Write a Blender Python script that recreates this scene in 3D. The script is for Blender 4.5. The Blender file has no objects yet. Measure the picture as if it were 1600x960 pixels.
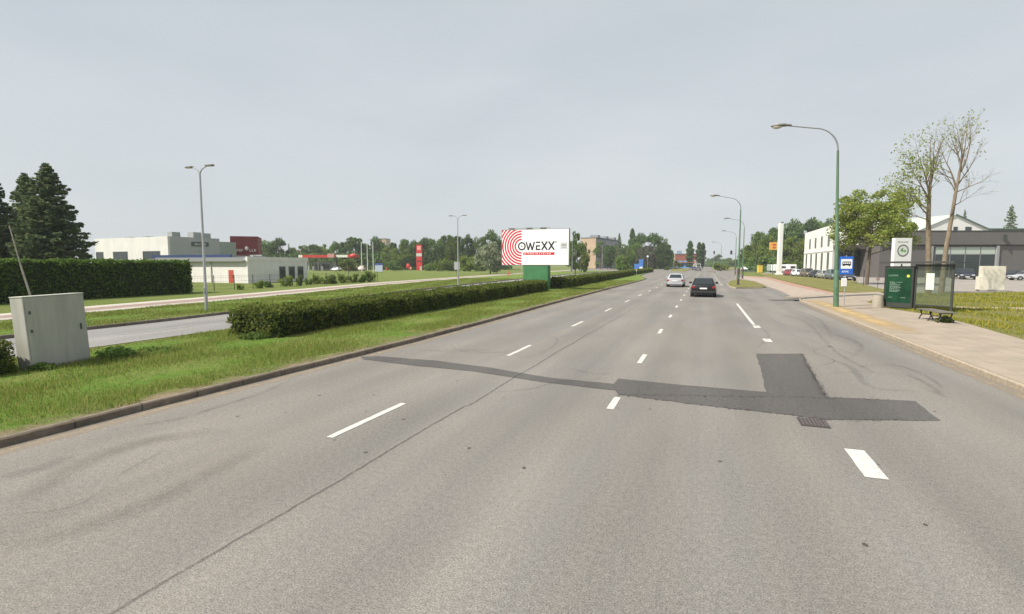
import bpy, bmesh, math, random
import numpy as np
from mathutils import Vector, Matrix

# ------------------------------------------------------------------ camera, sky, sun, exposure
sc = bpy.context.scene
C = sc.collection
CAM_H = 2.5
YAW = math.atan(302/802.8)
PITCH = math.atan(67/800)
cam_data = bpy.data.cameras.new('camera'); cam = bpy.data.objects.new('camera', cam_data); C.objects.link(cam)
cam.location = (0, 0, CAM_H); cam.rotation_euler = (math.pi/2-PITCH, 0, YAW)
cam_data.sensor_width = 36; cam_data.lens = 18; cam_data.clip_end = 6000; cam_data.clip_start = .1
sc.camera = cam

SUN_EL, SUN_AZ = 50, 226            # azimuth clockwise from +Y: the sun stands behind the camera, to the left
w = bpy.data.worlds.new('World'); sc.world = w; w.use_nodes = True
nt = w.node_tree; nt.nodes.clear()
wo = nt.nodes.new('ShaderNodeOutputWorld'); bg = nt.nodes.new('ShaderNodeBackground')
sky = nt.nodes.new('ShaderNodeTexSky'); sky.sky_type = 'NISHITA'; sky.sun_disc = False
sky.sun_elevation = math.radians(SUN_EL); sky.sun_rotation = math.radians(SUN_AZ); sky.dust_density = 3.5
tc = nt.nodes.new('ShaderNodeTexCoord'); sep = nt.nodes.new('ShaderNodeSeparateXYZ')
nt.links.new(tc.outputs['Generated'], sep.inputs[0])
rm = nt.nodes.new('ShaderNodeValToRGB'); nt.links.new(sep.outputs['Z'], rm.inputs[0])
rm.color_ramp.elements[0].position = 0.0; rm.color_ramp.elements[0].color = (1.0, 1.0, .985, 1)
rm.color_ramp.elements[1].position = .5; rm.color_ramp.elements[1].color = (.91, .915, .94, 1)
mp = nt.nodes.new('ShaderNodeMapping'); mp.inputs['Scale'].default_value = (1, 1, 3.5); nt.links.new(tc.outputs['Generated'], mp.inputs[0])
nz = nt.nodes.new('ShaderNodeTexNoise'); nz.inputs['Scale'].default_value = 1.7; nz.inputs['Detail'].default_value = 4; nt.links.new(mp.outputs[0], nz.inputs[0])
cr = nt.nodes.new('ShaderNodeValToRGB'); nt.links.new(nz.outputs[0], cr.inputs[0])
cr.color_ramp.elements[0].position = .3; cr.color_ramp.elements[0].color = (4.25, 4.62, 4.88, 1)
cr.color_ramp.elements[1].position = .75; cr.color_ramp.elements[1].color = (5.1, 5.35, 5.5, 1)
mu = nt.nodes.new('ShaderNodeMixRGB'); mu.blend_type = 'MULTIPLY'; mu.inputs[0].default_value = 1
nt.links.new(cr.outputs[0], mu.inputs[1]); nt.links.new(rm.outputs[0], mu.inputs[2])
mx = nt.nodes.new('ShaderNodeMixRGB'); mx.inputs[0].default_value = .9
nt.links.new(sky.outputs[0], mx.inputs[1]); nt.links.new(mu.outputs[0], mx.inputs[2])
nt.links.new(mx.outputs[0], bg.inputs[0]); bg.inputs[1].default_value = .1
nt.links.new(bg.outputs[0], wo.inputs[0])

sd = bpy.data.lights.new('sun', 'SUN'); sd.energy = 4.8; sd.angle = math.radians(.6); sd.color = (1, .94, .84)
so = bpy.data.objects.new('sun', sd); C.objects.link(so)
az, el = math.radians(SUN_AZ), math.radians(SUN_EL)
dvec = Vector((math.sin(az)*math.cos(el), math.cos(az)*math.cos(el), math.sin(el)))
so.rotation_euler = dvec.to_track_quat('Z', 'Y').to_euler(); so.location = (0, 0, 60)
vs = sc.view_settings; vs.view_transform = 'Standard'; vs.look = 'None'; vs.exposure = .55; vs.gamma = 1; vs.use_curve_mapping = False
try:
    sc.cycles.max_bounces = 6; sc.cycles.transparent_max_bounces = 16
except Exception: pass

# ------------------------------------------------------------------ helpers
def ground_at(px, py, z=0.0):
    """world point on the plane z seen at a point of the photograph (1600 x 960)"""
    F = Vector((-math.sin(YAW)*math.cos(PITCH), math.cos(YAW)*math.cos(PITCH), -math.sin(PITCH)))
    R = Vector((math.cos(YAW), math.sin(YAW), 0)); U = R.cross(F)
    d = F + R*((px-800)/800) - U*((py-480)/800)
    t = (z-CAM_H)/d.z
    return Vector((d.x*t, d.y*t, z))
def spot(px, depth):
    """ground position at a given distance along the view, in the direction of column px"""
    return ground_at(px, 413+CAM_H*800/depth)

MATS = {}
def mat(name, col, rough=.7, metal=0, noise=None, bump=0, spec=.5, trans=0, emit=None, alpha=1, coat=0):
    """noise = (scale, amount, stretch xyz or None)"""
    if name in MATS: return MATS[name]
    m = bpy.data.materials.new(name); m.use_nodes = True; MATS[name] = m
    n = m.node_tree; b = n.nodes['Principled BSDF']
    b.inputs['Base Color'].default_value = (*col, 1); b.inputs['Roughness'].default_value = rough
    b.inputs['Metallic'].default_value = metal; b.inputs['Specular IOR Level'].default_value = spec
    if coat: b.inputs['Coat Weight'].default_value = coat; b.inputs['Coat Roughness'].default_value = .05
    if trans: b.inputs['Transmission Weight'].default_value = trans
    if noise:
        t = n.nodes.new('ShaderNodeTexCoord'); mp = n.nodes.new('ShaderNodeMapping'); nz = n.nodes.new('ShaderNodeTexNoise')
        n.links.new(t.outputs['Object'], mp.inputs[0]); n.links.new(mp.outputs[0], nz.inputs[0])
        if len(noise) > 2 and noise[2]: mp.inputs['Scale'].default_value = noise[2]
        nz.inputs['Scale'].default_value = noise[0]; nz.inputs['Detail'].default_value = 6; nz.inputs['Roughness'].default_value = .65
        r = n.nodes.new('ShaderNodeMapRange'); r.inputs[1].default_value = .3; r.inputs[2].default_value = .7
        r.inputs[3].default_value = 1-noise[1]; r.inputs[4].default_value = 1+noise[1]*.6
        n.links.new(nz.outputs[0], r.inputs[0])
        x = n.nodes.new('ShaderNodeVectorMath'); x.operation = 'SCALE'; x.inputs[0].default_value = col
        n.links.new(r.outputs[0], x.inputs['Scale']); n.links.new(x.outputs[0], b.inputs['Base Color'])
        if bump:
            bp = n.nodes.new('ShaderNodeBump'); bp.inputs['Strength'].default_value = bump; bp.inputs['Distance'].default_value = .02
            n.links.new(nz.outputs[0], bp.inputs['Height']); n.links.new(bp.outputs[0], b.inputs['Normal'])
    return m

class N:
    """tiny node-graph helper"""
    def __init__(s, name):
        s.m = bpy.data.materials.new(name); s.m.use_nodes = True; s.n = s.m.node_tree; s.b = s.n.nodes['Principled BSDF']
        s.t = s.n.nodes.new('ShaderNodeTexCoord'); MATS[name] = s.m
    def new(s, t, **k):
        o = s.n.nodes.new(t)
        for a, v in k.items(): setattr(o, a, v)
        return o
    def link(s, a, b): s.n.links.new(a, b)
    def noise(s, scale, detail=3, stretch=(1, 1, 1), rough=.55, coord='Object', dist=0):
        mp = s.new('ShaderNodeMapping'); mp.inputs['Scale'].default_value = stretch; s.link(s.t.outputs[coord], mp.inputs[0])
        z = s.new('ShaderNodeTexNoise'); z.inputs['Scale'].default_value = scale; z.inputs['Detail'].default_value = detail
        z.inputs['Roughness'].default_value = rough; z.inputs['Distortion'].default_value = dist
        s.link(mp.outputs[0], z.inputs[0]); return z.outputs[0]
    def ramp(s, f, *st):
        r = s.new('ShaderNodeValToRGB'); e = r.color_ramp.elements
        while len(e) < len(st): e.new(.5)
        for q, (p, c) in zip(e, st):
            q.position = p; q.color = (*c, 1) if len(c) == 3 else (c[0], c[0], c[0], 1)
        s.link(f, r.inputs[0]); return r.outputs[0]
    def mix(s, a, b, f=.5, mode='MIX'):
        x = s.new('ShaderNodeMixRGB', blend_type=mode)
        for i, v in ((0, f), (1, a), (2, b)):
            if isinstance(v, (int, float)): x.inputs[i].default_value = v
            elif isinstance(v, tuple): x.inputs[i].default_value = (*v, 1)
            else: s.link(v, x.inputs[i])
        return x.outputs[0]
    def math(s, op, a, b=0, c=0):
        x = s.new('ShaderNodeMath', operation=op)
        for i, v in ((0, a), (1, b), (2, c)):
            if isinstance(v, (int, float)): x.inputs[i].default_value = v
            else: s.link(v, x.inputs[i])
        return x.outputs[0]
    def bump(s, h, st=.5, d=.01):
        b = s.new('ShaderNodeBump'); b.inputs['Strength'].default_value = st; b.inputs['Distance'].default_value = d
        s.link(h, b.inputs['Height']); s.link(b.outputs[0], s.b.inputs['Normal'])

def asphalt(name, lo, hi, tint=(1, .95, .875)):
    g = N(name)
    sp = g.noise(70, 3, rough=.8)
    sp2 = g.noise(17, 4, rough=.7)
    bl = g.noise(.55, 5, (1, .28, 1)); st = g.noise(1.3, 3, (1, .02, 1)); big = g.noise(.09, 3)
    c = g.ramp(sp, (.34, tuple(lo*t*.55 for t in tint)), (.5, tuple((lo+hi)/2*t for t in tint)), (.68, tuple(hi*t*1.4 for t in tint)))
    c = g.mix(c, g.ramp(sp2, (.3, (.8,)), (.7, (1.16,))), 1, 'MULTIPLY')
    c = g.mix(c, g.ramp(bl, (.3, (.86,)), (.7, (1.1,))), 1, 'MULTIPLY')
    c = g.mix(c, g.ramp(st, (.3, (.90, .91, .93)), (.7, (1.07, 1.05, 1.02))), 1, 'MULTIPLY')
    c = g.mix(c, g.ramp(big, (.35, (.94, .95, .97)), (.65, (1.05, 1.03, 1.0))), 1, 'MULTIPLY')
    sx_ = g.new('ShaderNodeSeparateXYZ'); g.link(g.t.outputs['Object'], sx_.inputs[0])
    wob = g.math('ADD', sx_.outputs['X'], g.math('MULTIPLY', g.noise(.25, 3, (1, .3, 1)), .8))
    wv = g.math('SINE', g.math('MULTIPLY', wob, 3.59)); wv2 = g.math('ADD', .985, g.math('MULTIPLY', wv, .05)); cc_ = g.new('ShaderNodeCombineXYZ')
    for i_ in range(3): g.link(wv2, cc_.inputs[i_])
    c = g.mix(c, cc_.outputs[0], 1, 'MULTIPLY')
    spot_ = g.ramp(g.noise(2.2, 6, rough=.85), (.66, (1.0,)), (.72, (.72,))); c = g.mix(c, spot_, 1, 'MULTIPLY')
    g.link(c, g.b.inputs['Base Color']); g.b.inputs['Roughness'].default_value = .88; g.b.inputs['Specular IOR Level'].default_value = .25
    g.bump(sp, .35, .006)
    return g.m
M_ROAD = asphalt('worn_asphalt', .16, .215)
M_ROAD2 = asphalt('pale_asphalt', .19, .25, (1, .99, .97))
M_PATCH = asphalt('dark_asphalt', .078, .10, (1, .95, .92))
M_LOT = asphalt('lot_paving', .25, .31, (1, .92, .83))

def grass_mat(name, a, b, dry, dryness=.5):
    g = N(name)
    n1 = g.noise(.5, 6, rough=.7); n2 = g.noise(5, 5, rough=.8); n3 = g.noise(30, 3, rough=.8)
    c = g.ramp(n2, (.3, a), (.7, b))
    c = g.mix(c, dry, g.ramp(n1, (dryness-.10, (0,)), (dryness+.2, (.85,))))
    c = g.mix(c, g.ramp(n3, (.3, (.55,)), (.7, (1.35,))), 1, 'MULTIPLY')
    g.link(c, g.b.inputs['Base Color']); g.b.inputs['Roughness'].default_value = .95; g.b.inputs['Specular IOR Level'].default_value = .1
    g.bump(n3, .8, .05)
    return g.m
M_GRASS = grass_mat('grass_turf', (.07, .14, .02), (.14, .225, .038), (.24, .20, .085), .53)
M_FIELD = grass_mat('meadow_turf', (.085, .125, .028), (.15, .19, .045), (.21, .20, .09), .55)
M_DRY = grass_mat('dry_turf', (.10, .12, .03), (.19, .19, .06), (.26, .21, .10), .5)

def leaf_mat(name, a, b, c=None, trans=.3):
    m = bpy.data.materials.new(name); m.use_nodes = True; n = m.node_tree; n.nodes.clear()
    o = n.nodes.new('ShaderNodeOutputMaterial'); geo = n.nodes.new('ShaderNodeNewGeometry'); oi = n.nodes.new('ShaderNodeObjectInfo')
    r = n.nodes.new('ShaderNodeValToRGB'); r.color_ramp.elements[0].color = (*a, 1); r.color_ramp.elements[1].color = (*b, 1)
    if c: e = r.color_ramp.elements.new(.93); e.color = (*c, 1); r.color_ramp.elements[1].position = .85
    n.links.new(geo.outputs['Random Per Island'], r.inputs[0])
    mr = n.nodes.new('ShaderNodeMapRange'); mr.inputs[3].default_value = .8; mr.inputs[4].default_value = 1.25
    n.links.new(oi.outputs['Random'], mr.inputs[0])
    sc_ = n.nodes.new('ShaderNodeVectorMath'); sc_.operation = 'SCALE'; n.links.new(r.outputs[0], sc_.inputs[0]); n.links.new(mr.outputs[0], sc_.inputs['Scale'])
    d = n.nodes.new('ShaderNodeBsdfDiffuse'); t = n.nodes.new('ShaderNodeBsdfTranslucent'); x = n.nodes.new('ShaderNodeMixShader'); x.inputs[0].default_value = trans
    n.links.new(sc_.outputs[0], d.inputs[0]); n.links.new(sc_.outputs[0], t.inputs[0])
    n.links.new(d.outputs[0], x.inputs[1]); n.links.new(t.outputs[0], x.inputs[2]); n.links.new(x.outputs[0], o.inputs[0])
    MATS[name] = m; return m
L_BLADE = leaf_mat('grass_blade', (.09, .19, .018), (.20, .31, .042), (.32, .29, .11), .45)
L_HEDGE = leaf_mat('hedge_leaf', (.06, .11, .022), (.155, .225, .048), (.20, .21, .06), .45)
L_BIGHEDGE = leaf_mat('tall_hedge_leaf', (.065, .125, .026), (.155, .23, .055), None, .48)
L_TREE = leaf_mat('tree_leaf', (.085, .15, .035), (.18, .26, .075), None, .45)
L_DARK = leaf_mat('dark_tree_leaf', (.06, .12, .032), (.14, .21, .065), None, .45)
L_LIGHT = leaf_mat('light_tree_leaf', (.11, .165, .03), (.22, .27, .065), None, .42)
L_MAPLE = leaf_mat('maple_leaf', (.14, .22, .035), (.28, .37, .08), (.33, .34, .10), .5)
L_WILLOW = leaf_mat('willow_leaf', (.19, .23, .14), (.40, .44, .30), None)
L_SPRUCE = leaf_mat('spruce_needles', (.08, .14, .09), (.19, .27, .16), (.22, .25, .10), .42)
L_GREYTREE = leaf_mat('grey_leaf', (.13, .13, .11), (.22, .20, .17), None)
M_BARK = mat('bark', (.13, .10, .075), .9, noise=(9, .5, (1, 1, .25)), bump=.8)
M_BARKLIGHT = mat('light_bark', (.21, .165, .115), .9, noise=(7, .45, (1, 1, .3)), bump=.8)
M_TWIG = mat('twig', (.20, .17, .145), .9)
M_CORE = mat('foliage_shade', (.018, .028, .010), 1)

class MB:
    def __init__(s): s.v = []; s.f = []; s.mi = []
    def add(s, vs, fs, mi=0):
        b = len(s.v); s.v += [tuple(v) for v in vs]; s.f += [tuple(b+i for i in f) for f in fs]; s.mi += [mi]*len(fs); return s
    def box(s, x0, x1, y0, y1, z0, z1, mi=0, M=None):
        vs = [(x, y, z) for z in (z0, z1) for x, y in ((x0, y0), (x1, y0), (x1, y1), (x0, y1))]
        if M: vs = [M @ Vector(v) for v in vs]
        return s.add(vs, [(0, 3, 2, 1), (4, 5, 6, 7), (0, 1, 5, 4), (1, 2, 6, 5), (2, 3, 7, 6), (3, 0, 4, 7)], mi)
    def tube(s, pts, rad, n=8, mi=0, caps=True):
        pts = [Vector(p) for p in pts]
        if not isinstance(rad, (list, tuple)): rad = [rad]*len(pts)
        vs = []; fs = []
        up = None
        for i, p in enumerate(pts):
            d = (pts[min(i+1, len(pts)-1)]-pts[max(i-1, 0)]).normalized()
            if up is None: up = Vector((1, 0, 0)) if abs(d.x) < .9 else Vector((0, 1, 0))
            a = (up-d*up.dot(d)).normalized(); b = d.cross(a); up = a
            for k in range(n):
                t = 2*math.pi*k/n; vs.append(p+(a*math.cos(t)+b*math.sin(t))*rad[i])
        for i in range(len(pts)-1):
            for k in range(n): fs.append((i*n+k, i*n+(k+1) % n, (i+1)*n+(k+1) % n, (i+1)*n+k))
        if caps: fs.append(tuple(range(n-1, -1, -1))); fs.append(tuple((len(pts)-1)*n+k for k in range(n)))
        return s.add(vs, fs, mi)
    def ellipsoid(s, c, r, nu=12, nv=8, mi=0, zmin=-1):
        vs = []; fs = []
        for j in range(nv+1):
            ph = -math.pi/2+math.pi*j/nv
            for i in range(nu):
                t = 2*math.pi*i/nu; z = max(math.sin(ph), zmin)
                vs.append((c[0]+r[0]*math.cos(ph)*math.cos(t), c[1]+r[1]*math.cos(ph)*math.sin(t), c[2]+r[2]*z))
        for j in range(nv):
            for i in range(nu): fs.append((j*nu+i, j*nu+(i+1) % nu, (j+1)*nu+(i+1) % nu, (j+1)*nu+i))
        return s.add(vs, fs, mi)
    def prism(s, pts, z0, z1, mi=0):
        n = len(pts); vs = [(p[0], p[1], z0) for p in pts]+[(p[0], p[1], z1) for p in pts]
        return s.add(vs, [tuple(range(n-1, -1, -1)), tuple(range(n, 2*n))]+[(i, (i+1) % n, n+(i+1) % n, n+i) for i in range(n)], mi)
    def build(s, name, mats, parent=None, smooth=False, bevel=0, loc=None):
        me = bpy.data.meshes.new(name); me.from_pydata(s.v, [], s.f)
        if not isinstance(mats, (list, tuple)): mats = [mats]
        for m in mats: me.materials.append(m)
        me.polygons.foreach_set('material_index', s.mi)
        bm = bmesh.new(); bm.from_mesh(me)
        bmesh.ops.recalc_face_normals(bm, faces=bm.faces)
        if bevel:
            ed = [e for e in bm.edges if len(e.link_faces) == 2 and e.calc_face_angle(0) > .5]
            bmesh.ops.bevel(bm, geom=ed, offset=bevel, segments=2, profile=.6, affect='EDGES', clamp_overlap=True)
        bm.to_mesh(me); bm.free()
        if smooth:
            me.polygons.foreach_set('use_smooth', [True]*len(me.polygons))
            try: me.set_sharp_from_angle(angle=math.radians(38))
            except Exception: pass
        o = bpy.data.objects.new(name, me); C.objects.link(o)
        if parent: o.parent = parent
        if loc: o.location = loc
        return o
def quads_obj(name, V, m, parent=None):
    """V: (n,k,3) array of separate k-gons"""
    n, k = V.shape[:2]
    me = bpy.data.meshes.new(name); me.vertices.add(n*k); me.vertices.foreach_set('co', V.astype(np.float32).ravel())
    me.loops.add(n*k); me.loops.foreach_set('vertex_index', np.arange(n*k, dtype=np.int32))
    me.polygons.add(n); me.polygons.foreach_set('loop_start', np.arange(0, n*k, k, dtype=np.int32))
    try: me.polygons.foreach_set('loop_total', np.full(n, k, dtype=np.int32))
    except Exception: pass
    me.update(calc_edges=True); me.materials.append(m)
    o = bpy.data.objects.new(name, me); C.objects.link(o)
    if parent: o.parent = parent
    return o
def tag(o, label=None, cat=None, group=None, kind=None):
    if label: o['label'] = label
    if cat: o['category'] = cat
    if group: o['group'] = group
    if kind: o['kind'] = kind
    return o
def thing(name, label, cat, loc=(0, 0, 0), rz=0, group=None):
    o = bpy.data.objects.new(name, None); C.objects.link(o); o.location = loc; o.rotation_euler = (0, 0, rz); o.empty_display_size = .3
    return tag(o, label, cat, group)
def struct(name, mb, m, **k): return tag(mb.build(name, m, **k), kind='structure')
KIDS = {}
def dup(root, loc, rz, label, group=None, scale=None):
    r = root.copy(); C.objects.link(r); r.location = loc; r.rotation_euler = (0, 0, rz); r['label'] = label
    if group: r['group'] = group
    if scale: r.scale = scale
    for ch in KIDS.get(root.name) or root.children:
        c = ch.copy(); C.objects.link(c); c.parent = r
        for g in ch.children:
            d = g.copy(); C.objects.link(d); d.parent = c
    return r
def text_obj(name, s, size, m, parent, loc, rot=(math.pi/2, 0, 0), ext=.004, sx=1):
    cu = bpy.data.curves.new(name, 'FONT'); cu.body = s; cu.size = size; cu.align_x = 'CENTER'; cu.align_y = 'CENTER'; cu.extrude = ext; cu.offset = size*.015
    t = bpy.data.objects.new(name+'_tmp', cu); C.objects.link(t); bpy.context.view_layer.update()
    me = bpy.data.meshes.new_from_object(t.evaluated_get(bpy.context.evaluated_depsgraph_get())); bpy.data.objects.remove(t)
    me.materials.clear(); me.materials.append(m)
    o = bpy.data.objects.new(name, me); C.objects.link(o); o.parent = parent; o.location = loc; o.rotation_euler = rot; o.scale = (sx, 1, 1)
    return o
def glyphs(name, x0, x1, z0, z1, y0, y1, m, parent, axis=0, wf=.62, n=None):
    """a row of blocky letter shapes too small to read, as on the far signs"""
    mb = MB(); h = z1-z0; w_ = h*wf; x = x0; st = h*.2; ya, yb = min(y0, y1), max(y0, y1)
    def bx(a, b, c, d):
        mb.box(a, b, ya, yb, c, d) if axis == 0 else mb.box(ya, yb, a, b, c, d)
    while x+w_ <= x1+.001:
        k = random.randint(0, 3); bx(x, x+st, z0, z1)
        if k != 3: bx(x+st, x+w_, z1-st, z1)
        if k in (0, 3): bx(x+st, x+w_, z0, z0+st)
        if k in (1, 2): bx(x+st, x+w_*.85, z0+h*.42, z0+h*.42+st)
        if k == 2: bx(x+w_-st, x+w_, z0, z0+h*.42)
        x += w_*1.35
    return mb.build(name, m, parent)
rng = np.random.default_rng(7); random.seed(7)
def P2(*pts): return [tuple(ground_at(*p))[:2] for p in pts]

# ------------------------------------------------------------------ ground, roads, kerbs
tag(MB().add([(-3500, -200, -.05), (3500, -200, -.05), (3500, 4500, -.05), (-3500, 4500, -.05)], [(0, 1, 2, 3)]).build('ground', M_FIELD), kind='structure')
def sheet(name, pts, z, m):
    return struct(name, MB().add([(x, y, z) for x, y in pts], [tuple(range(len(pts)))]), m)
KERBL = [(-9.0, -20), (-8.95, 6), (-8.72, 14), (-8.72, 20), (-8.88, 29), (-9.0, 51), (-8.95, 80), (-9.3, 90)]
sheet('road', [(-9.6, -20), (6.3, -20), (6.3, 42), (9, 46), (14, 51), (14, 60), (7.5, 62), (7, 84), (8, 130), (10, 185), (30, 205), (30, 300), (4, 310), (4, 900),
               (-22, 900), (-24, 310), (-55, 300), (-60, 190), (-22, 185), (-13, 110), (-9.6, 90)], 0, M_ROAD)
FARK = [(-22.2, -20), (-21.95, 9), (-22.0, 13), (-22.15, 16.2), (-22.5, 19.3), (-23.8, 27), (-25, 36.2), (-27, 55), (-28.4, 75), (-30, 98), (-31, 120), (-30, 150), (-30, 184)]
sheet('opposite_road', [(-15.9, -20), (-15.9, 60), (-16, 110), (-16.9, 184)]+FARK[::-1], -.004, M_ROAD2)

def kerb(name, pts, wdt=.09, h=.125, side=1, m=None):
    """extruded kerb along a polyline, lying to one side of it (side=1: left of travel)"""
    mb = MB(); P = [Vector((x, y, 0)) for x, y in pts]; n = len(P); prof = [(0, -.04), (0, h-.02), (.02, h), (wdt, h), (wdt, -.04)]
    vs = []
    for i, p in enumerate(P):
        d = (P[min(i+1, n-1)]-P[max(i-1, 0)]).normalized(); nn = Vector((-d.y, d.x, 0))*side
        for a, z in prof: vs.append(p+nn*a+Vector((0, 0, z)))
    fs = [(i*5+k, i*5+k+1, (i+1)*5+k+1, (i+1)*5+k) for i in range(n-1) for k in range(4)]
    mb.add(vs, fs+[(0, 1, 2, 3, 4), tuple((n-1)*5+k for k in range(5))])
    return struct(name, mb, m or M_KERB)
g = N('kerb_stone')
sepn = g.new('ShaderNodeSeparateXYZ'); g.link(g.t.outputs['Object'], sepn.inputs[0])
jt = g.math('LESS_THAN', g.math('FRACT', g.math('ADD', sepn.outputs['Y'], .2)), .025)
c = g.ramp(g.noise(6, 6, rough=.75), (.3, (.13, .105, .08)), (.7, (.25, .21, .165)))
c = g.mix(c, (.07, .06, .045), jt); c = g.mix(c, g.ramp(g.noise(.7, 3), (.4, (.75,)), (.65, (1.1,))), 1, 'MULTIPLY')
g.link(c, g.b.inputs['Base Color']); g.b.inputs['Roughness'].default_value = .9; g.bump(g.noise(20, 4), .6, .02)
M_KERB = g.m
def resample(pts, step=2.0):
    out = []
    for (x0, y0), (x1, y1) in zip(pts, pts[1:]):
        n = max(1, int(math.hypot(x1-x0, y1-y0)/step))
        out += [(x0+(x1-x0)*i/n, y0+(y1-y0)*i/n) for i in range(n)]
    return out+[pts[-1]]
TIP = P2((1008, 436), (1001, 431.5))
kerb('kerb', KERBL+[TIP[1]])
struct('verge', MB().prism([(x-.08, y) for x, y in KERBL]+[(TIP[1][0]-.2, TIP[1][1]), (-13, 112), (-15.2, 150), (-16.9, 176), (-17.6, 176), (-16.4, 110), (-16.3, 60), (-16.3, 13), (-16.3, 9), (-16.3, -20)], -.03, .115), M_GRASS)
kerb('kerb', [(-16.45, -20), (-16.45, 60), (-16.5, 110), (-17.6, 176)], side=-1)
kerb('kerb', FARK)
PATH_IN = [(-29.2, -20), (-28.6, 6), (-28.1, 12.6), (-28.9, 19), (-29.8, 26), (-34.6, 50), (-38, 75), (-41, 105), (-44, 150), (-46, 200)]
PATH_OUT = [(-33, -20), (-32, 8), (-31.7, 14), (-32.9, 19), (-34, 26), (-40, 56), (-43, 85), (-46, 115), (-49, 160), (-51, 200)]
struct('verge', MB().prism([(x-.08, y) for x, y in FARK]+[(-44, 184)]+PATH_IN[::-1][1:], -.03, .10), M_GRASS)
g = N('path_paving')
uvx = g.new('ShaderNodeUVMap'); sx = g.new('ShaderNodeSeparateXYZ'); g.link(uvx.outputs[0], sx.inputs[0])
c = g.ramp(sx.outputs['X'], (.0, (.42, .39, .33)), (.30, (.40, .37, .31)), (.33, (.235, .165, .145)), (.70, (.25, .18, .155)), (.73, (.36, .33, .28)))
c = g.mix(c, g.ramp(g.noise(3, 5), (.3, (.8,)), (.7, (1.12,))), 1, 'MULTIPLY'); g.link(c, g.b.inputs['Base Color']); g.b.inputs['Roughness'].default_value = .9
def strip_obj(name, A, B, z, m, kind='structure'):
    n = len(A); mb = MB().add([(x, y, z) for x, y in A]+[(x, y, z) for x, y in B], [(i, i+1, n+i+1, n+i) for i in range(n-1)])
    me = bpy.data.meshes.new(name); me.from_pydata(mb.v, [], mb.f); me.materials.append(m)
    uv = me.uv_layers.new(name='UVMap')
    for l in me.loops:
        i = l.vertex_index; uv.data[l.index].uv = ((0 if i < n else 1), (i % n)/n)
    o = bpy.data.objects.new(name, me); C.objects.link(o); return tag(o, kind=kind)
strip_obj('path', PATH_OUT, PATH_IN, .112, g.m)
struct('verge', MB().prism([(-90, -20)]+[(x, y) for x, y in PATH_OUT]+[(-90, 200)], -.03, .09), M_FIELD)
hz = tag(MB().box(-700, 700, -40, 950, -1.1, 34).build('haze', []), kind='stuff')
hm = bpy.data.materials.new('haze_air'); hm.use_nodes = True; hn = hm.node_tree; hn.nodes.clear()
ho = hn.nodes.new('ShaderNodeOutputMaterial'); hv = hn.nodes.new('ShaderNodeVolumePrincipled'); hv.inputs['Color'].default_value = (.86, .9, .95, 1); hv.inputs['Density'].default_value = 0.0003
hn.links.new(hv.outputs[0], ho.inputs['Volume']); hz.data.materials.append(hm)
# bits of far ground: grass islands at the crossing
struct('traffic_island', MB().prism(P2((1048, 424), (1068, 424.5), (1084, 420), (1080, 418), (1050, 419)), 0, .12), M_DRY)
struct('traffic_island', MB().prism(P2((1112, 421.5), (1140, 422.5), (1150, 420), (1140, 417), (1118, 418)), 0, .12), M_DRY)
struct('traffic_island', MB().prism(P2((1106, 425.4), (1110, 424), (1117, 424.6), (1118, 426)), 0, .10), mat('brown_paving', (.15, .11, .09), .9))

# right-hand pavement, bus platform, entrance
g = N('concrete_pavers')
br = g.new('ShaderNodeTexBrick'); mp = g.new('ShaderNodeMapping'); g.link(g.t.outputs['Object'], mp.inputs[0]); g.link(mp.outputs[0], br.inputs['Vector'])
br.inputs['Scale'].default_value = 1; br.inputs['Brick Width'].default_value = .5; br.inputs['Row Height'].default_value = .5; br.inputs['Mortar Size'].default_value = .008; br.offset = 0
br.inputs['Color1'].default_value = (.315, .266, .212, 1); br.inputs['Color2'].default_value = (.285, .242, .192, 1); br.inputs['Mortar'].default_value = (.20, .17, .13, 1)
c = g.mix(br.outputs[0], g.ramp(g.noise(1.2, 6), (.3, (.83, .84, .82)), (.7, (1.1, 1.06, 1.04))), 1, 'MULTIPLY')
c = g.mix(c, g.ramp(g.noise(40, 4, rough=.8), (.3, (.75,)), (.7, (1.22,))), 1, 'MULTIPLY')
g.link(c, g.b.inputs['Base Color']); g.b.inputs['Roughness'].default_value = .9; M_PAVE = g.m
INNER = [(9.5, 20.7), (9.95, 26), (9.9, 30), (9.3, 32.6), (9.4, 35), (9.6, 38), (11.2, 42), (13.6, 47.2)]
struct('pavement', MB().prism([(6.04, -20), (6.04, 38)]+[(6.3, 40.2), (7.0, 42)]+P2((1225, 466.5), (1250, 464.5), (1290, 461.5), (1372, 458.5))+INNER[::-1]+[(9.2, 10), (9.2, -20)], -.03, .12), M_PAVE)
kerb('kerb', [(5.9, -20), (5.9, 38), (6.15, 40.3), (6.9, 42.3)], side=-1, h=.13, m=mat('pale_kerb_stone', (.34, .28, .21), .9, noise=(8, .3), bump=.4))
M_YEL = mat('faded_yellow_paving', (.41, .30, .15), .9, noise=(2.2, .45), bump=.3)
struct('lawn', MB().prism(INNER+[(15.5, 50.2), (18.6, 51.6), (26, 57.4), (34, 62), (60, 75), (60, -20), (9.2, -20), (9.2, 10)], -.03, .11), M_DRY)
sheet('footpath', P2((1494, 482.5), (1600, 484.2), (1700, 486), (1700, 489.5), (1600, 487.6), (1494, 484.6)), .118, mat('pale_footpath', (.36, .29, .22), .9, noise=(3, .3)))
lot = sheet('parking_lot', [(12, 50), (18.6, 50), (70, 70), (110, 110), (110, 220), (24, 220), (14, 150), (10, 100), (10, 51)], .004, M_LOT)
RP = P2((1165, 431.5), (1200, 433.5), (1240, 443.5), (1300, 457), (1372, 459))
RQ = P2((1372, 460.8), (1290, 462.2), (1238, 464.5), (1222, 456), (1199, 448), (1180, 440), (1152, 435.5))
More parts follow.
